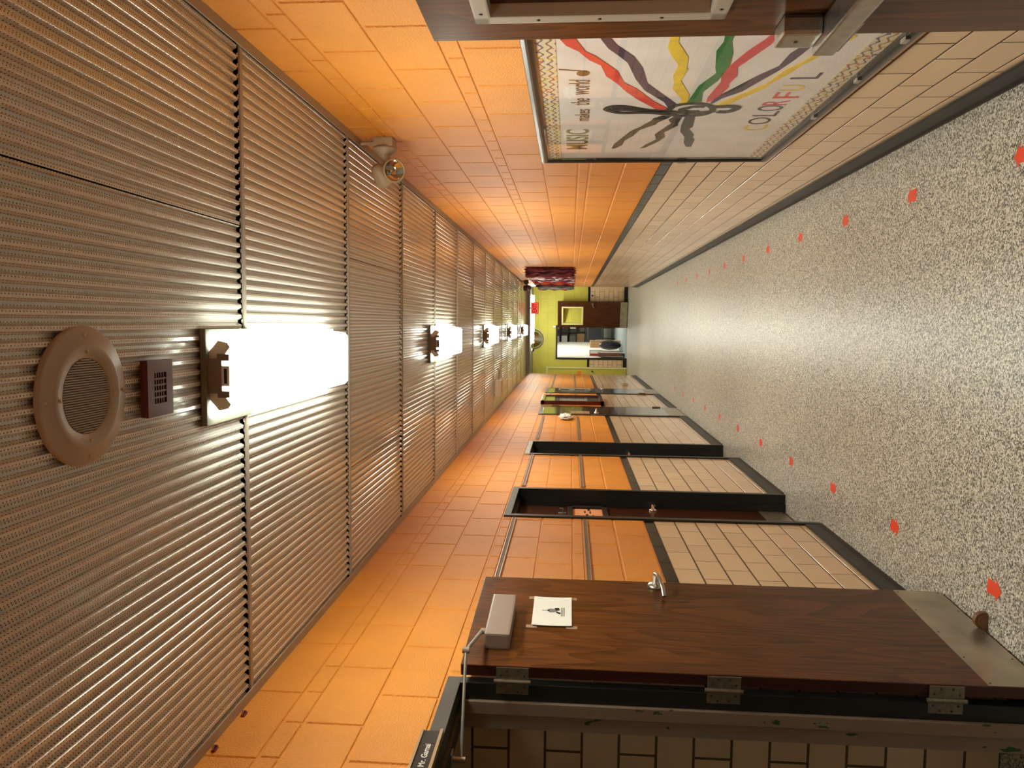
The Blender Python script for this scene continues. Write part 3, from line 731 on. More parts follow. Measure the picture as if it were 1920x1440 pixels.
STREAMERS = {
'red': [(2.551, 1.707), (2.55, 1.657), (2.666, 1.623), (2.711, 1.589), (2.873, 1.504), (3.004, 1.474), (3.084, 1.419), (3.256, 1.337), (3.364, 1.266), (3.391, 1.266), (3.376, 1.313), (3.228, 1.404), (3.117, 1.458), (3.013, 1.499), (2.927, 1.543), (2.807, 1.567), (2.75, 1.609), (2.66, 1.649), (2.608, 1.688)],
'purple': [(2.45, 1.61), (2.45, 1.58), (2.548, 1.546), (2.612, 1.522), (2.721, 1.459), (2.843, 1.418), (3.024, 1.383), (3.171, 1.307), (3.305, 1.237), (3.357, 1.265), (3.271, 1.292), (3.108, 1.386), (2.968, 1.432), (2.822, 1.466), (2.784, 1.475), (2.71, 1.511), (2.64, 1.549)],
'yellow': [(2.45, 1.36), (2.45, 1.335), (2.594, 1.327), (2.739, 1.273), (2.85, 1.263), (2.865, 1.256), (2.992, 1.264), (3.175, 1.204), (3.281, 1.197), (3.293, 1.228), (3.236, 1.225), (3.09, 1.281), (3.012, 1.285), (2.938, 1.299), (2.82, 1.295), (2.727, 1.33), (2.641, 1.355), (2.592, 1.356)],
'green': [(2.45, 1.20), (2.45, 1.16), (2.598, 1.158), (2.702, 1.132), (2.829, 1.117), (2.998, 1.125), (3.142, 1.158), (3.277, 1.14), (3.281, 1.197), (3.061, 1.186), (2.914, 1.148), (2.855, 1.162), (2.682, 1.19), (2.601, 1.182)],
'pink': [(2.45, 1.03), (2.45, .99), (2.541, 1.021), (2.625, 1.025), (2.723, 1.05), (2.854, 1.085), (2.949, 1.067), (3.043, 1.077), (3.077, 1.07), (3.169, 1.079), (3.266, 1.103), (3.278, 1.12), (3.215, 1.126), (3.02, 1.112), (2.926, 1.126), (2.81, 1.111), (2.687, 1.087), (2.584, 1.055)],
'purple2': [(2.50, .88), (2.54, .85), (2.659, 0.891), (2.774, 0.907), (2.895, 0.932), (3.005, 0.967), (3.137, 1.007), (3.23, 1.067), (3.305, 1.092), (3.292, 1.102), (3.198, 1.087), (3.112, 1.032), (2.932, 0.985), (2.846, 0.944), (2.72, 0.94)],
'yellow2': [(2.55, .80), (2.57, .775), (2.73, 0.827), (2.85, 0.87), (2.927, 0.883), (3.039, 0.923), (3.094, 0.926), (3.245, 0.994), (3.314, 1.019), (3.332, 1.073), (3.281, 1.057), (3.172, 1.003), (3.049, 0.94), (2.886, 0.912), (2.821, 0.882)],
'black': [(4.107, 1.461), (4.008, 1.453), (3.754, 1.392), (3.672, 1.353), (3.564, 1.312), (3.526, 1.308), (3.483, 1.274), (3.499, 1.234), (3.596, 1.281), (3.627, 1.285), (3.722, 1.349), (3.842, 1.372), (3.933, 1.405), (4.029, 1.411), (4.108, 1.443)],
'black2': [(4.112, 1.314), (4.033, 1.295), (3.919, 1.253), (3.819, 1.271), (3.709, 1.244), (3.614, 1.219), (3.551, 1.239), (3.493, 1.219), (3.494, 1.185), (3.631, 1.189), (3.647, 1.183), (3.777, 1.231), (3.866, 1.217), (3.958, 1.236), (4.093, 1.289)],
'black3': [(3.494, 1.173), (3.496, 1.131), (3.682, 1.113), (3.714, 1.125), (3.835, 1.083), (3.871, 1.084), (3.926, 1.067), (4.081, 1.058), (4.08, 1.085), (3.991, 1.109), (3.869, 1.122), (3.763, 1.158), (3.647, 1.169)]}
SLAB = dict(red='orange red crepe streamer', purple='upper purple streamer', yellow='yellow streamer in the middle', green='green streamer', pink='lower red streamer',
            purple2='lower purple streamer', yellow2='lower yellow streamer', black='upper black streamer', black2='middle black streamer', black3='lower black streamer')
for k, pts in STREAMERS.items():
    mb = MB(); onb(mb, pts, 'crepe_' + k.rstrip('23'), .0018, xb)
    o = mb.build('streamer', None, BB); o['label'] = SLAB[k]
def ribbon(mb, path, w, mat, x):
    path = [Vector(p) for p in path]
    # smooth path (Catmull-Rom)
    out = []
    for i in range(len(path) - 1):
        p0 = path[max(i - 1, 0)]; p1 = path[i]; p2 = path[i + 1]; p3 = path[min(i + 2, len(path) - 1)]
        for s in range(5):
            t = s / 5
            out.append(.5 * ((2 * p1) + (-p0 + p2) * t + (2 * p0 - 5 * p1 + 4 * p2 - p3) * t * t + (-p0 + 3 * p1 - 3 * p2 + p3) * t ** 3))
    out.append(path[-1]); n = len(out); vs = []
    for i, p in enumerate(out):
        t = (out[min(i + 1, n - 1)] - out[max(i - 1, 0)]).normalized(); nn = Vector((-t.y, t.x))
        for sgn in (1, -1): vs.append((x, p.x + nn.x * w / 2 * sgn, p.y + nn.y * w / 2 * sgn))
    m = len(vs)
    vs = vs + [(x - .002, v[1], v[2]) for v in vs]
    fs = []
    for i in range(n - 1):
        a = 2 * i
        fs += [(m + a, m + a + 1, m + a + 3, m + a + 2), (a, a + 2, a + 3, a + 1), (a, m + a, m + a + 2, a + 2), (a + 1, a + 3, m + a + 3, m + a + 1)]
    mb.mat(mat).add(vs, fs)
mb = MB()
ribbon(mb, [(3.486, 1.193), (3.447, 1.275), (3.423, 1.353), (3.426, 1.447), (3.396, 1.499), (3.36, 1.523), (3.327, 1.498), (3.33, 1.443), (3.373, 1.376), (3.403, 1.317), (3.398, 1.265), (3.325, 1.242), (3.294, 1.191), (3.303, 1.129), (3.344, 1.089), (3.399, 1.075), (3.454, 1.092), (3.481, 1.137), (3.479, 1.194)], .027, 'crepe_black', xb - .002)
ribbon(mb, [(3.343, 1.115), (3.342, 1.159), (3.367, 1.192), (3.387, 1.207), (3.416, 1.173), (3.411, 1.129)], .026, 'crepe_black', xb - .002)
ribbon(mb, [(3.344, 1.089), (3.346, 1.049), (3.341, 1.013), (3.36, 0.98), (3.403, 0.99), (3.427, 1.015), (3.421, 1.049)], .034, 'crepe_black', xb - .002)
ribbon(mb, [(3.365, 1.50), (3.40, 1.30), (3.44, 1.15), (3.41, 1.06)], .030, 'crepe_black', xb - .002)
mb.build('treble_clef', None, BB)
def board_text(txt, mat, yl, yr, zb, zt, shear=0.0, name='lettering'):
    mb = MB(); fit_text(mb, txt, mat, lambda u, v, t: (xb - .0006 - t * .4, yl - u, zb + v), yl - yr, zt - zb, shear, .012 if txt == 'MUSIC' else 0.0)
    return mb.build(name, None, BB)
board_text('MUSIC', 'crepe_olive', 4.12, 3.71, 1.585, 1.695)
board_text('makes', 'crepe_brown', 3.56, 3.37, 1.59, 1.655, .1)
board_text('the', 'crepe_brown', 3.31, 3.21, 1.595, 1.672, .1)
board_text('world', 'crepe_brown', 3.16, 2.975, 1.60, 1.68, .1)
def zlin(y): return 0
for ch, mat, yl, yr, zb, zt in (('C', 'crepe_yellow', 3.76, 3.66, .77, .875), ('O', 'crepe_black', 3.645, 3.53, .785, .882), ('L', 'crepe_purple', 3.51, 3.43, .785, .885), ('O', 'crepe_purple', 3.425, 3.345, .785, .89),
        ('R', 'crepe_pink', 3.34, 3.27, .785, .885), ('F', 'crepe_red', 3.24, 3.16, .765, .868), ('U', 'crepe_yellow', 3.14, 3.07, .78, .868), ('L', 'crepe_purple', 2.995, 2.925, .765, .866)):
    board_text(ch, mat, yl, yr, zb, zt)
mb = MB(); pts = [(2.893 + .03 * math.cos(t * pi / 10), 1.628 + .024 * math.sin(t * pi / 10)) for t in range(20)]
onb(mb, pts, 'crepe_brown', .0015, xb); onb(mb, [(2.868, 1.635), (2.862, 1.635), (2.842, 1.716), (2.852, 1.716)], 'crepe_brown', .0015, xb)
mb.build('music_note', None, BB)
box_obj('glass', 'glass_clear', (XR - .028, XR - .026, y0 + fw_, y1 - fw_, z0 + fw_, z1 - fw_), BB)
for (yy, zz) in ((3.45, z0 + .03), (2.95, z0 + .03), (2.55, z0 + .03)): box_obj('clip', 'steel_brushed', (XR - .042, XR - .03, yy - .02, yy + .02, zz - .006, zz + .010), BB)
box_obj('clip', 'steel_brushed', (XR - .042, XR - .03, y1 - .03, y1 - .015, 1.04, 1.09), BB)

# emergency lights: box, conduit, canopy, two lamp heads
def emergency(loc, label, dirs=((-.10, -.80, -.62), (-.45, .80, -.40)), paint='lamp_beige'):
    E_ = thing('emergency_light', label, 'emergency light', loc)
    X, Y, Z = loc
    box_obj('junction_box', paint, (X - .048, X, Y - .052, Y + .052, Z - .05, Z + .05), E_, .01)
    mb = MB().tube([(X - .02, Y, Z + .05), (X - .02, Y, Z + .085), (X - .022, Y + .005, 2.735)], .010, 10); mb.build('conduit', paint, E_)
    M = Matrix.Translation((X - .048, Y, Z)) @ Matrix.Rotation(-pi / 2, 4, 'Y')
    mb = MB().lathe([(0, 0), (.062, 0), (.062, .008), (.045, .025), (.022, .045), (0, .048)], 28, M); mb.build('canopy', paint, E_)
    for k, (c, dr) in enumerate((((X - .168, Y - .05, Z - .058), dirs[0]), ((X - .185, Y + .05, Z + .01), dirs[1]))):
        c = Vector(c); dr = Vector(dr).normalized()
        q = dr.to_track_quat('Z', 'Y').to_matrix().to_4x4(); M = Matrix.Translation(c) @ q
        h = MB().lathe([(0, -.095), (.014, -.094), (.03, -.08), (.045, -.05), (.056, -.012), (.060, 0), (.060, .006), (.054, .008), (.051, .004)], 30, M)
        h.tube([Vector((X - .08, Y + (-.02 if k == 0 else .02), Z - .01)), Vector((X - .105, Y + (-.03 if k == 0 else .03), Z - .015)), c - dr * .06], [.014, .011, .012], 10)
        ho = h.build('lamp_head', paint, E_)
        r = MB().lathe([(.052, .004), (.045, -.012), (.028, -.032), (.010, -.045), (0, -.046)], 28, M); r.lathe([(0, -.02), (.008, -.022), (.009, -.044), (0, -.045)], 12, M)
        r.build('reflector', 'emergency_reflector', ho)
        MB().lathe([(0, .007), (.03, .006), (.052, .003)], 28, M).build('lens', 'glass_clear', ho)
    return E_
emergency((XR, 3.92, 2.61), 'twin headed beige emergency light high on the orange wall near the bulletin board')
emergency((XR, 16.78, 2.628), 'twin headed emergency light, shade painted in, on the orange wall above the scarves', ((-.35, .85, -.35), (-.6, .7, -.3)), 'lamp_beige_shade')

# scarves hanging in a row
SC_COL = [('maroon', (.06, .006, .010), (.22, .04, .05)), ('dark red', (.24, .03, .035), (.05, .008, .01)), ('dusty pink and maroon', (.42, .20, .19), (.09, .012, .02)), ('maroon fringed', (.10, .012, .02), (.45, .33, .31)),
          ('white and black', (.65, .60, .58), (.03, .02, .03)), ('plum', (.08, .012, .03), (.20, .03, .05)), ('white striped plum', (.60, .52, .52), (.12, .02, .04)), ('bright red', (.62, .04, .02), (.35, .02, .02)),
          ('orange', (.75, .17, .03), (.60, .06, .03)), ('black and white', (.05, .04, .04), (.55, .48, .45)), ('deep maroon', (.10, .012, .018), (.05, .006, .01)), ('brown red', (.14, .03, .02), (.07, .012, .012)),
          ('charcoal', (.03, .03, .035), (.09, .08, .08)), ('grey', (.17, .16, .15), (.08, .07, .07)), ('grey green', (.11, .13, .09), (.05, .05, .05)), ('rose', (.50, .07, .06), (.20, .05, .04)),
          ('pale green', (.33, .42, .27), (.12, .15, .10)), ('black', (.02, .02, .02), (.06, .07, .06))]
ORD = ['first', 'second', 'third', 'fourth', 'fifth', 'sixth', 'seventh', 'eighth', 'ninth', 'tenth', 'eleventh', 'twelfth', 'thirteenth', 'fourteenth', 'fifteenth', 'sixteenth', 'seventeenth', 'last']
random.seed(11)
for i, (cn, ca, cb) in enumerate(SC_COL):
    m, nt, b = new_mat('scarf_' + cn.replace(' ', '_'))
    n = nd(nt, 'ShaderNodeTexNoise'); n.inputs['Scale'].default_value = 22; n.inputs['Detail'].default_value = 2; lk(nt, coords(nt, (1, 1.6, .25)), n.inputs['Vector'])
    lk(nt, ramp(nt, n.outputs[0], [(.46, ca), (.56, cb)]), b.inputs['Base Color']); b.inputs['Roughness'].default_value = .9
    yc = 12.92 + .368 * i
    S = thing('scarf', '%s knitted scarf, %s of the row on the orange wall' % (cn, ORD[i] if i < 17 else 'last'), 'scarf', (XR, yc, 1.65), 'scarves hanging along the orange wall')
    mb = MB(); NZ, NS = 26, 30; vs = []; fs = []
    ph = [random.random() * 6.28 for _ in range(6)]; out = .115 + .035 * random.random()
    zt, zb = 2.375 - .02 * random.random(), 1.70 - .03 * random.random()
    for j in range(NZ + 1):
        z = zt + (zb - zt) * j / NZ
        yo = .016 * math.sin(7 * z + ph[0]) + .010 * math.sin(19 * z + ph[1])
        for k in range(NS + 1):
            u = k / NS                                     # folds run vertically: zig-zag profile
            a = -.15 + .30 * u
            env = math.sin(pi * min(max(u, 0.0), 1.0)) ** .5
            x = env * (out * .62 + out * .38 * math.sin(6 * pi * u + ph[2] + .8 * math.sin(6 * z + ph[3])) + .012 * math.sin(23 * z + ph[4]))
            vs.append((XR + .001 - max(x, 0), yc + a + yo * (1 if 0 < k < NS else .6), z))
    for j in range(NZ):
        for k in range(NS): q = j * (NS + 1) + k; fs.append((q, q + 1, q + NS + 2, q + NS + 1))
    mb.add(vs, fs, True); mb.build('knit', m.name, S, fix=False)
    for (zz, dz) in ((zb, -.085), (zt, .07)):
        fb = MB(); row = vs[(NZ if dz < 0 else 0) * (NS + 1):][:NS + 1]; lo = []
        for k, p in enumerate(row):
            L = dz * (.25 if k % 2 else .8 + .5 * random.random())
            lo.append((min(p[0] + .01 * (random.random() - .5), XR - .001), p[1] + .012 * (random.random() - .5), p[2] + L))
        fb.add(list(row) + lo, [(k, k + 1, NS + 2 + k, NS + 1 + k) for k in range(NS)])
        fb.build('fringe', m.name, S, fix=False)

# floor arrows
def arrow(x, y, dirn):
    pts = [(0, .053), (.050, .012), (.028, .018), (.030, -.048), (-.030, -.044), (-.026, .018), (-.048, .012)]
    return MB().prism([(p[0], p[1]) for p in pts], .0008, Matrix.Translation((x, y, .0003)) @ Matrix.Rotation(0 if dirn > 0 else pi, 4, 'Z'))
OA = ['first', 'second', 'third', 'fourth', 'fifth', 'sixth', 'seventh', 'eighth', 'ninth', 'tenth', 'eleventh', 'twelfth']
for side, xx, off, txt in ((1, .637, 3.045, 'beside the bulletin board wall'), (-1, -1.015, 3.06, 'beside the door wall')):
    for k in range(11):
        o = arrow(xx, off + .9235 * k, side).build('floor_arrow', 'arrow_red')
        tag(o, 'red arrow sticker on the floor %s, %s from the near end' % (txt, OA[k]), 'sticker', 'red arrow stickers along the floor')

# ------------------------------------------------------------------ ceiling fittings
zc = 2.742
sp = thing('ceiling_speaker', 'round beige speaker grille on the folded metal ceiling', 'speaker', (-.172, 1.637, zc))
M = Matrix.Translation((-.172, 1.637, zc)) @ Matrix.Rotation(pi, 4, 'X')
mb = MB().lathe([(.083, -.004), (.083, .004), (.087, .009), (.112, .014), (.118, .013), (.124, .008), (.150, .006), (.156, .003), (.156, -.006)], 64, M); ring = mb.build('baffle', 'beige_enamel', sp)
mb = MB().mat('grey_cloth').lathe([(0, .004), (.084, .004)], 48, M).mat('beige_enamel')
for k in range(-15, 16):
    o_ = k * .0054; hw = math.sqrt(max(0, .083 ** 2 - o_ ** 2))
    mb.box(-.172 + o_ - .0011, -.172 + o_ + .0011, 1.637 - hw, 1.637 + hw, zc - .0075, zc - .0045)
mb.build('grille', None, sp)
for r in (.137, .100):
    for a in range(4):
        an = a * pi / 2 + .02
        MB().lathe([(0, .006), (.004, .004), (.0045, 0)], 10, M @ Matrix.Translation((r * math.cos(an), r * math.sin(an), .006 if r > .12 else .010))).build('screw', 'steel_brushed', sp)
al = thing('ceiling_sounder', 'plum coloured plate with square grille on the ceiling beside the speaker', 'alarm', (-.176, 1.925, zc))
mb = MB(); x0_, x1_, y0_, y1_ = -.250, -.104, 1.862, 1.985
zf = zc - .021
gx0, gx1, gy0, gy1 = -.217, -.137, 1.893, 1.952
mb.box(x0_, x1_, y0_, y1_, zf + .006, zc, .004)
for (a, b_, c, d_) in ((x0_, gx0, y0_, y1_), (gx1, x1_, y0_, y1_), (gx0, gx1, y0_, gy0), (gx0, gx1, gy1, y1_)): mb.box(a, b_, c, d_, zf, zf + .008)
mb.build('body', 'plum_plastic', al)
mb = MB()
for k in range(1, 5):
    t = k / 5
    mb.box(gx0 + (gx1 - gx0) * t - .0022, gx0 + (gx1 - gx0) * t + .0022, gy0, gy1, zf + .001, zf + .005)
    mb.box(gx0, gx1, gy0 + (gy1 - gy0) * t - .0018, gy0 + (gy1 - gy0) * t + .0018, zf + .0015, zf + .0045)
mb.build('grille', 'plum_plastic', al)
box_obj('recess', 'black_matte', (gx0, gx1, gy0, gy1, zf + .0052, zf + .0062), al)

def ceiling_light(y, label):
    L = thing('ceiling_light', label, 'light fixture', (LX, y, 2.74), 'fluorescent lights along the corridor ceiling')
    box_obj('filler_plate', 'cream_plate', (LX - .15, LX + .138, y, y + .325, 2.728, 2.746), L, .003)
    prof = [(-.128, 2.722), (-.120, 2.722), (-.114, 2.668), (-.100, 2.655), (.100, 2.655), (.114, 2.668), (.120, 2.722), (.128, 2.722)]
    ya, yb = y + .028, y + 1.20; n = len(prof)
    vs = [(LX + p, ya, z) for p, z in prof] + [(LX + p, yb, z) for p, z in prof]
    mb = MB().mat('lamp_lens').add(vs, [(i, i + 1, n + i + 1, n + i) for i in (2, 3, 4)])
    mb.mat('lamp_lens_side').add(vs, [(i, (i + 1) % n, n + (i + 1) % n, n + i) for i in (0, 1, 5, 6, 7)] + [list(range(n))[::-1], list(range(n, 2 * n))])
    lo_ = mb.build('lens', None, L)
    bm = bmesh.new(); bm.from_mesh(lo_.data); bmesh.ops.remove_doubles(bm, verts=bm.verts, dist=1e-5); bmesh.ops.recalc_face_normals(bm, faces=bm.faces); bm.to_mesh(lo_.data); bm.free()
    hs = [(-.105, 2.700), (-.06, 2.738), (.06, 2.738), (.105, 2.700), (.098, 2.672), (.085, 2.664), (.05, 2.69), (-.05, 2.69), (-.085, 2.664), (-.098, 2.672)]
    MB().prism([(p, z) for p, z in hs], .006, Matrix(((1, 0, 0, LX), (0, 0, 1, y + .020), (0, 1, 0, 0), (0, 0, 0, 1)))).build('end_cap', 'cream_enamel', L)
    mb = MB().mat('taupe_metal').box(LX - .052, LX + .052, y + .008, y + .022, 2.685, 2.738, .002).box(LX - .065, LX - .045, y + .010, y + .022, 2.664, 2.70, .002).box(LX + .045, LX + .065, y + .010, y + .022, 2.664, 2.70, .002)
    mb.mat('white_plastic').box(LX - .03, LX + .03, y + .006, y + .03, 2.662, 2.685, .003).mat('black_matte').box(LX - .022, LX + .022, y + .004, y + .008, 2.668, 2.676)
    mb.build('lamp_holder', None, L)
    return L
lb_ = ceiling_light(-1.47, 'added unseen fill light behind the viewer, continuing the row toward the back wall')  # unseen fixture added to brighten the near end of the corridor
for ch in lb_.children:
    if ch.name.startswith('lens'): ch.data.materials[0] = ch.data.materials[1] = MATS['fill_lens_weak']
l0 = ceiling_light(LAMPS[0], 'wraparound fluorescent light beside the plum plate and round speaker')
for k, w_ in ((1, 'second fluorescent light along the ceiling, after the one beside the round speaker'), (2, 'third fluorescent light along the ceiling, midway down the corridor'), (3, 'fourth fluorescent light along the ceiling, before the far scarves'), (4, 'fifth fluorescent light, last one before the corridor end')):
    c = copy_tree(l0); c.location.y = LAMPS[k]; c['label'] = w_
# cross corridor strip light
xl_ = thing('ceiling_light', 'bare fluorescent strip running crosswise before the yellow green wall', 'light fixture', (.1, 21.4, 2.72))
box_obj('housing', 'cream_enamel', (-.60, .80, 21.33, 21.47, 2.735, 2.76), xl_)
MB().box(-.56, .76, 21.32, 21.48, 2.665, 2.735, .02).build('lens', 'lamp_cool', xl_)
# box with cord on the ceiling
cb = thing('ceiling_box', 'beige box with a looped cord on the ceiling over the door wall', 'box', (-.96, 11.5, 2.74))
box_obj('case', 'beige_box', (-1.075, -.84, 11.15, 11.5, 2.655, 2.745), cb, .01)
MB().tube([(-.84, 11.3, 2.71), (-.79, 11.3, 2.70), (-.72, 11.32, 2.70), (-.69, 11.35, 2.72), (-.69, 11.4, 2.745)], .006, 8).build('cord', 'grey_cloth', cb)
# exit sign
ex = thing('exit_sign', 'red exit sign hanging from the ceiling at the corridor end', 'sign', (.37, 19.62, 2.56))
ysn = 19.6
box_obj('housing', 'olive_grey', (.225, .525, ysn + .004, ysn + .06, 2.475, 2.665), ex, .006)
box_obj('face', 'exit_red', (.235, .515, ysn, ysn + .004, 2.487, 2.655), ex)
mb = MB(); fit_text(mb, 'EXIT', 'exit_letter', lambda u, v, t: (.262 + u, ysn - .0015 - t, 2.515 + v), .226, .115, 0, .03); mb.build('lettering', None, ex)
MB().tube([(.37, ysn + .03, 2.66), (.37, ysn + .03, 2.705)], .015, 10).build('stem', 'grey_cloth', ex)
# half dome mirror
dm = thing('dome_mirror', 'half dome safety mirror at the top of the yellow green wall', 'mirror', (-.48, YE, 2.74))
mb = MB(); vs = []; fs = []; R_ = .27; NA, NB = 24, 10
for i in range(NB + 1):
    ph = pi / 2 * i / NB
    for k in range(NA + 1):
        th = pi * k / NA
        vs.append((-.48 + R_ * math.sin(ph) * math.cos(th), YE - .004 - .17 * math.cos(ph), 2.735 - R_ * math.sin(ph) * math.sin(th)))
for i in range(NB):
    for k in range(NA): q = i * (NA + 1) + k; fs.append((q, q + 1, q + NA + 2, q + NA + 1))
mb.add(vs, fs, True).build('dome', 'mirror_glass', dm)
pth = [(-.48 + .285 * math.cos(pi * k / 24), YE - .012, 2.74 - .285 * math.sin(pi * k / 24)) for k in range(25)]
MB().tube(pth, .014, 8).build('rim', 'grey_cloth', dm)
pth = [(-.48 + .315 * math.cos(pi * k / 24), YE - .006, 2.74 - .315 * math.sin(pi * k / 24)) for k in range(25)]
MB().tube(pth, .010, 8).build('backing_edge', 'yellow_frame', dm)
cm = MB().mat('white_plastic').lathe([(0, 0), (.06, 0), (.06, .03), (.055, .035)], 24, Matrix.Translation((-.77, 21.9, 2.76)) @ Matrix.Rotation(pi, 4, 'X'))
cm.mat('black_gloss').lathe([(.05, .033), (.042, .06), (.022, .078), (0, .083)], 24, Matrix.Translation((-.77, 21.9, 2.76)) @ Matrix.Rotation(pi, 4, 'X'))
tag(cm.build('security_camera'), 'small dark dome camera on the ceiling beside the half dome mirror', 'camera')

# ------------------------------------------------------------------ far end doorway and room
D7 = thing('door_7', 'open brown door with square window at the corridor end', 'door', (-.1, YE, 0), kind='structure')
mb = MB().mat('frame_black').box(-1.06, -1.012, YE - .02, YE + .14, 0, 2.085).box(-.108, -.06, YE - .02, YE + .14, 0, 2.085).box(-1.012, -.108, YE - .02, YE + .14, 2.037, 2.085)
mb.build('frame', None, D7)
hx, hy = -.118, YE - .03; th = math.atan2(-.30, .745)
M7 = Matrix.Translation((hx, hy, 0)) @ Matrix.Rotation(th, 4, 'Z')                # local x along the leaf, local -y faces the corridor
W7 = .805
mb = MB().mat('door_far'); hx0, hx1, hz0, hz1 = .10, .625, 1.315, 1.90
mb.box(0, hx0, 0, .044, .012, 2.036, 0, M7).box(hx1, W7, 0, .044, .012, 2.036, 0, M7).box(hx0, hx1, 0, .044, .012, hz0, 0, M7).box(hx0, hx1, 0, .044, hz1, 2.036, 0, M7)
mb.build('leaf', None, D7)
mb = MB()
for (a, b_, c, d_) in ((hx0 - .02, hx1 + .02, hz1 - .025, hz1 + .02), (hx0 - .02, hx1 + .02, hz0 - .02, hz0 + .025), (hx0 - .02, hx0 + .025, hz0, hz1), (hx1 - .025, hx1 + .02, hz0, hz1)): mb.box(a, b_, -.012, .056, c, d_, .004, M7)
wfo = mb.build('window_frame', 'yellow_frame', D7)
MB().box(hx0, hx1, .02, .024, hz0, hz1, 0, M7).build('window_glass', 'glass_clear', wfo)
MB().box(.01, W7 - .012, -.002, 0, .02, .225, 0, M7).build('kick_plate', 'kick_steel', D7)
MB().lathe([(0, 0), (.03, 0), (.03, .008), (.012, .014), (.012, .05), (0, .05)], 20, M7 @ Matrix.Translation((W7 - .07, 0, 1.03)) @ Matrix.Rotation(pi / 2, 4, 'X')).tube([M7 @ Vector((W7 - .07, -.05, 1.03)), M7 @ Vector((W7 - .12, -.055, 1.02)), M7 @ Vector((W7 - .18, -.05, .995))], .010, 10).build('lever_handle', 'steel_brushed', D7)
# yellow door beside it
D8 = thing('door_8', 'yellow painted metal door in the corner of the far wall', 'door', (-1.85, YE, 0), kind='structure')
MB().box(-1.335, -1.285, YE - .02, YE + .1, 0, 2.36).box(-2.45, -2.40, YE - .02, YE + .1, 0, 2.36).box(-2.40, -1.335, YE - .02, YE + .1, 2.31, 2.36).build('frame', 'yellow_frame', D8)
box_obj('leaf', 'yellow_door', (-2.40, -1.335, YE + .0, YE + .045, .012, 2.31), D8, .002)
MB().lathe([(0, 0), (.02, 0), (.02, .02), (.026, .035), (.02, .055), (0, .06)], 20, Matrix.Translation((-1.408, YE, 1.0)) @ Matrix.Rotation(pi / 2, 4, 'X')).build('knob', 'black_gloss', D8)
tag(MB().lathe([(0, 0), (.026, 0), (.026, .012), (.018, .022), (0, .024)], 18, Matrix.Translation((.81, YE - .0, 1.035)) @ Matrix.Rotation(pi / 2, 4, 'X')).build('wall_bumper', 'black_gloss'), 'round black door bumper on the tile of the far wall', 'door stop')
tag(MB().box(-.135, -.075, YE - .035, YE, 2.09, 2.17, .006).build('door_contact', 'white_plastic'), 'small white box at the top corner of the far doorway', 'box')
# room shell
struct(box_obj('floor_room', 'carpet_grey', (-3.5, 3.5, YE + .1, 31.2, -.05, .004)), 'grey plank carpet of the room past the far door', 'floor')
struct(box_obj('wall_room_back', 'room_white', (-3.5, 3.5, 31.2, 31.3, 0, 2.8)), 'white back wall of the room past the far door', 'wall')
struct(box_obj('wall_room_left', 'room_white', (-3.6, -3.5, YE + .1, 31.3, 0, 2.8)), 'white side wall of the far room behind the partition', 'wall')
struct(box_obj('wall_room_right', 'room_white', (3.5, 3.6, YE + .1, 31.3, 0, 2.8)), 'white side wall of the far room behind the open door', 'wall')
struct(box_obj('ceiling_room', 'room_white', (-3.6, 3.6, YE + .1, 31.3, 2.75, 2.8)), 'white ceiling of the far room', 'ceiling')
mb = MB().mat('room_white').box(-4.6, -2.45, YE + .02, YE + .1, 0, 2.76).box(-1.285, -1.06, YE + .02, YE + .1, 0, 2.76).box(-.06, 4.6, YE + .02, YE + .1, 0, 2.76).box(-1.06, -.06, YE + .02, YE + .1, 2.085, 2.76).box(-2.45, -1.285, YE + .05, YE + .1, 0, 2.76)
struct(mb.build('wall_room_front'), 'room side of the yellow green end wall', 'wall')
struct(MB().prism([(-1.10, 23.1), (-.70, 29.0), (-1.0, 29.02), (-1.40, 23.1)], 2.75).build('wall_partition', 'room_white'), 'cream partition seen through the far doorway', 'wall')
rl = thing('ceiling_light', 'bright panel light in the ceiling of the room past the far door', 'light fixture', (0, 26, 2.74))
box_obj('housing', 'white_plastic', (-.32, .92, 24.6, 27.4, 2.73, 2.75), rl); box_obj('diffuser', 'lamp_room', (-.28, .88, 24.64, 27.36, 2.722, 2.73), rl)
# shelving unit with boxes
sy = 30.3
SH = thing('shelving_unit', 'dark shelving unit at the back of the room past the far door', 'shelf', (-.2, sy, 0))
mb = MB()
for x in (-.98, -.36, .32, 1.0): mb.box(x, x + .04, sy, sy + .4, 1.08, 2.45)
mb.build('upright', 'dark_shelf', SH)
for z in (1.08, 1.42, 1.75, 2.06, 2.42): box_obj('shelf_board', 'dark_shelf', (-.98, 1.04, sy, sy + .4, z, z + .03), SH)
box_obj('back_board', 'olive_grey', (-.98, 1.04, sy + .38, sy + .4, 1.1, 2.42), SH)
items = [('orange box on the top shelf of the far room', 'orange_card', -.25, 2.09, .30, .26), ('white bin on the top shelf of the far room', 'white_plastic', -.85, 2.09, .34, .20), ('white bin on the upper middle shelf of the far room', 'white_plastic', -.85, 1.78, .36, .22),
         ('brown box on the upper middle shelf of the far room', 'book_brown', -.2, 1.78, .30, .20), ('grey box on the lower middle shelf of the far room', 'olive_grey', -.85, 1.45, .36, .24), ('white box on the lower middle shelf of the far room', 'white_plastic', -.22, 1.45, .26, .22),
         ('cardboard carton on the lowest shelf of the far room', 'cardboard', -.9, 1.11, .5, .29)]
for lb, mt, x, z, w_, h_ in items:
    tag(box_obj('storage_box', mt, (x, x + w_, sy + .02, sy + .34, z + .0005, z + h_), None, .006), lb, 'box', 'boxes on the far room shelves')
tb = thing('work_table', 'black table with chairs below the far room shelves', 'table', (-.2, 29.9, 0))
box_obj('table_top', 'dark_shelf', (-.95, .9, 29.5, 30.25, .72, .76), tb)
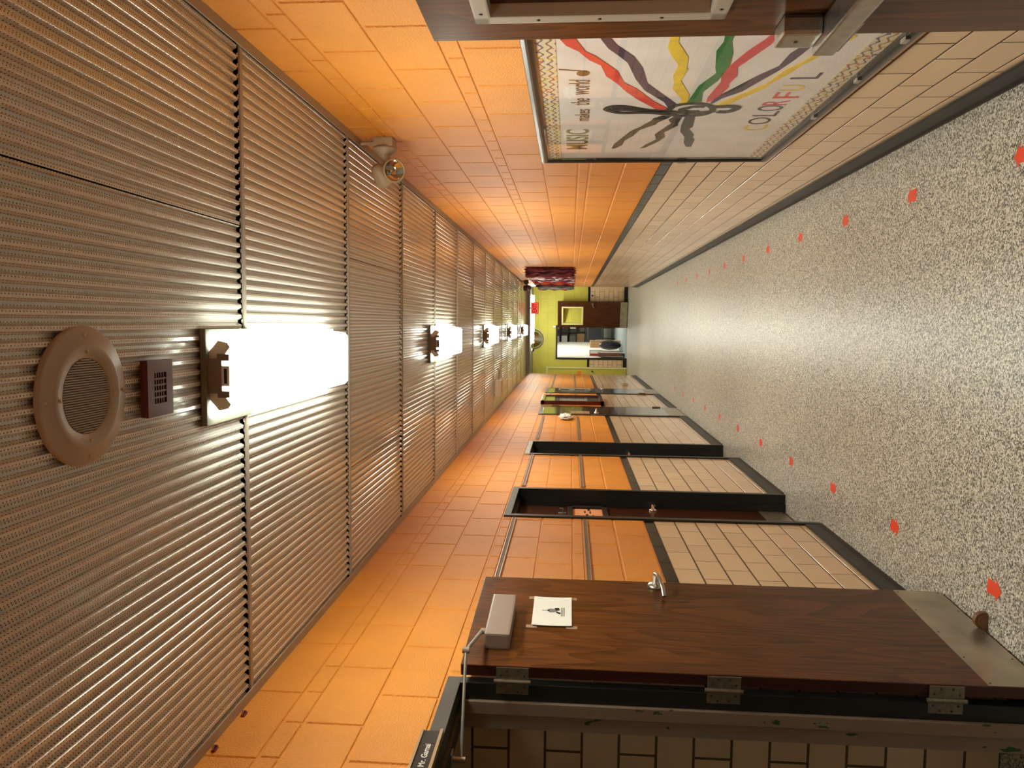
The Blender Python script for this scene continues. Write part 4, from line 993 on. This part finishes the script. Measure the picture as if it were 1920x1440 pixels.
for x in (-.9, .8):
    for y in (29.55, 30.15): box_obj('leg', 'dark_shelf', (x, x + .05, y, y + .05, .004, .72), tb)
def chair(x, y, label, rz):
    T = Matrix.Translation((x, y, .004)) @ Matrix.Rotation(rz, 4, 'Z')
    c = thing('office_chair', label, 'chair', (x, y, .004))
    MB().box(-.24, .24, -.24, .24, .42, .50, .03, T).build('seat', 'dark_leather', c)
    MB().box(-.23, .23, .19, .25, .52, 1.02, .025, T).build('backrest', 'dark_leather', c)
    for sx in (-.2, .2):
        for sy_ in (-.2, .2): MB().tube([T @ Vector((sx, sy_, 0)), T @ Vector((sx * .95, sy_ * .95, .43))], .016, 8).build('leg', 'dark_leather', c)
    MB().tube([T @ Vector((-.15, .2, .45)), T @ Vector((-.15, .23, .6))], .015, 6).tube([T @ Vector((.15, .2, .45)), T @ Vector((.15, .23, .6))], .015, 6).build('back_support', 'dark_leather', c)
chair(-.36, 29.1, 'black chair by the partition end at the table of the far room', pi)
chair(.28, 29.1, 'black chair at the table in the middle of the far doorway', pi)
tag(box_obj('paper_stack', 'paper_white', (-.2, .12, 29.55, 29.8, .7605, .80)), 'white papers on the black table in the far room', 'paper')
# things beside the partition
BS = thing('low_cabinet', 'brown low cabinet standing inside the far doorway', 'cabinet', (-.95, 23.85, .004))
MB().box(-.99, -.90, 23.5, 24.2, .10, .78, .004).build('body', 'book_brown', BS); box_obj('plinth', 'dark_shelf', (-.99, -.91, 23.52, 24.18, .004, .10), BS); box_obj('top', 'book_brown', (-.99, -.885, 23.48, 24.22, .78, .80), BS)
tag(box_obj('red_binder', 'book_red', (-.985, -.92, 23.6, 23.9, .8005, 1.06), None, .006), 'red binder on top of the low cabinet in the far doorway', 'binder')
WB = thing('notice_stand', 'small white board on a black stand in the far doorway', 'stand', (-.93, 24.3, .004))
box_obj('panel', 'outside_white', (-1.02, -.84, 24.3, 24.32, .70, 1.03), WB)
MB().box(-1.03, -.83, 24.29, 24.33, 1.03, 1.05).box(-1.035, -1.02, 24.29, 24.33, .66, 1.05).box(-.84, -.83, 24.29, 24.33, .66, 1.03).box(-1.0, -.985, 24.3, 24.33, .004, .70).box(-.87, -.855, 24.3, 24.33, .004, .70).build('frame', 'dark_shelf', WB)
bp = MB(); bm = bmesh.new(); bmesh.ops.create_icosphere(bm, subdivisions=3, radius=1)
random.seed(5)
for v in bm.verts: v.co = Vector((v.co.x * .15, v.co.y * .2, v.co.z * .36)) * (1 + .10 * (random.random() - .5))
bp.bm(bm, Matrix.Translation((-.69, 25.0, .385)), True)
tag(bp.build('black_bag', 'dark_leather'), 'black bag on the carpet beside the partition of the far room', 'bag')
tag(box_obj('cardboard_box', 'cardboard', (-.80, -.56, 25.6, 26.0, .0045, 1.0), None, .006), 'cardboard box standing behind the black bag in the far room', 'box')

# ------------------------------------------------------------------ camera, world, view
f_, pt, yw, rl_ = 1443.8, .0745858372, .0795883854, .0151564113
cy, sy2, cp, spp, cr, sr = math.cos(yw), math.sin(yw), math.cos(pt), math.sin(pt), math.cos(rl_), math.sin(rl_)
fw = Vector((-sy2 * cp, cy * cp, spp)); rt = Vector((cy, sy2, 0)); up = rt.cross(fw)
rt2 = cr * rt + sr * up; up2 = -sr * rt + cr * up
cam = bpy.data.cameras.new('camera'); co = bpy.data.objects.new('camera', cam); COL.objects.link(co)
X, Y, Z = -up2, rt2, -fw
co.matrix_world = Matrix(((X.x, Y.x, Z.x, 0), (X.y, Y.y, Z.y, 0), (X.z, Y.z, Z.z, 1.66), (0, 0, 0, 1)))
cam.sensor_width = 36; cam.sensor_fit = 'HORIZONTAL'; cam.lens = f_ / 1920 * 36; cam.clip_start = .05; cam.clip_end = 200
SC.camera = co
w = bpy.data.worlds.new('world'); SC.world = w; w.use_nodes = True
w.node_tree.nodes['Background'].inputs[0].default_value = (.0, .0, .0, 1); w.node_tree.nodes['Background'].inputs[1].default_value = 0
SC.view_settings.view_transform = 'Standard'; SC.view_settings.look = 'None'; SC.view_settings.gamma = 1; SC.view_settings.exposure = 0.2
SC.view_settings.use_curve_mapping = False
SC.cycles.use_denoising = True
SC.cycles.max_bounces = 10; SC.cycles.diffuse_bounces = 6; SC.cycles.glossy_bounces = 5; SC.cycles.transparent_max_bounces = 8
SC.cycles.caustics_reflective = True
SC.cycles.sample_clamp_indirect = 6.0
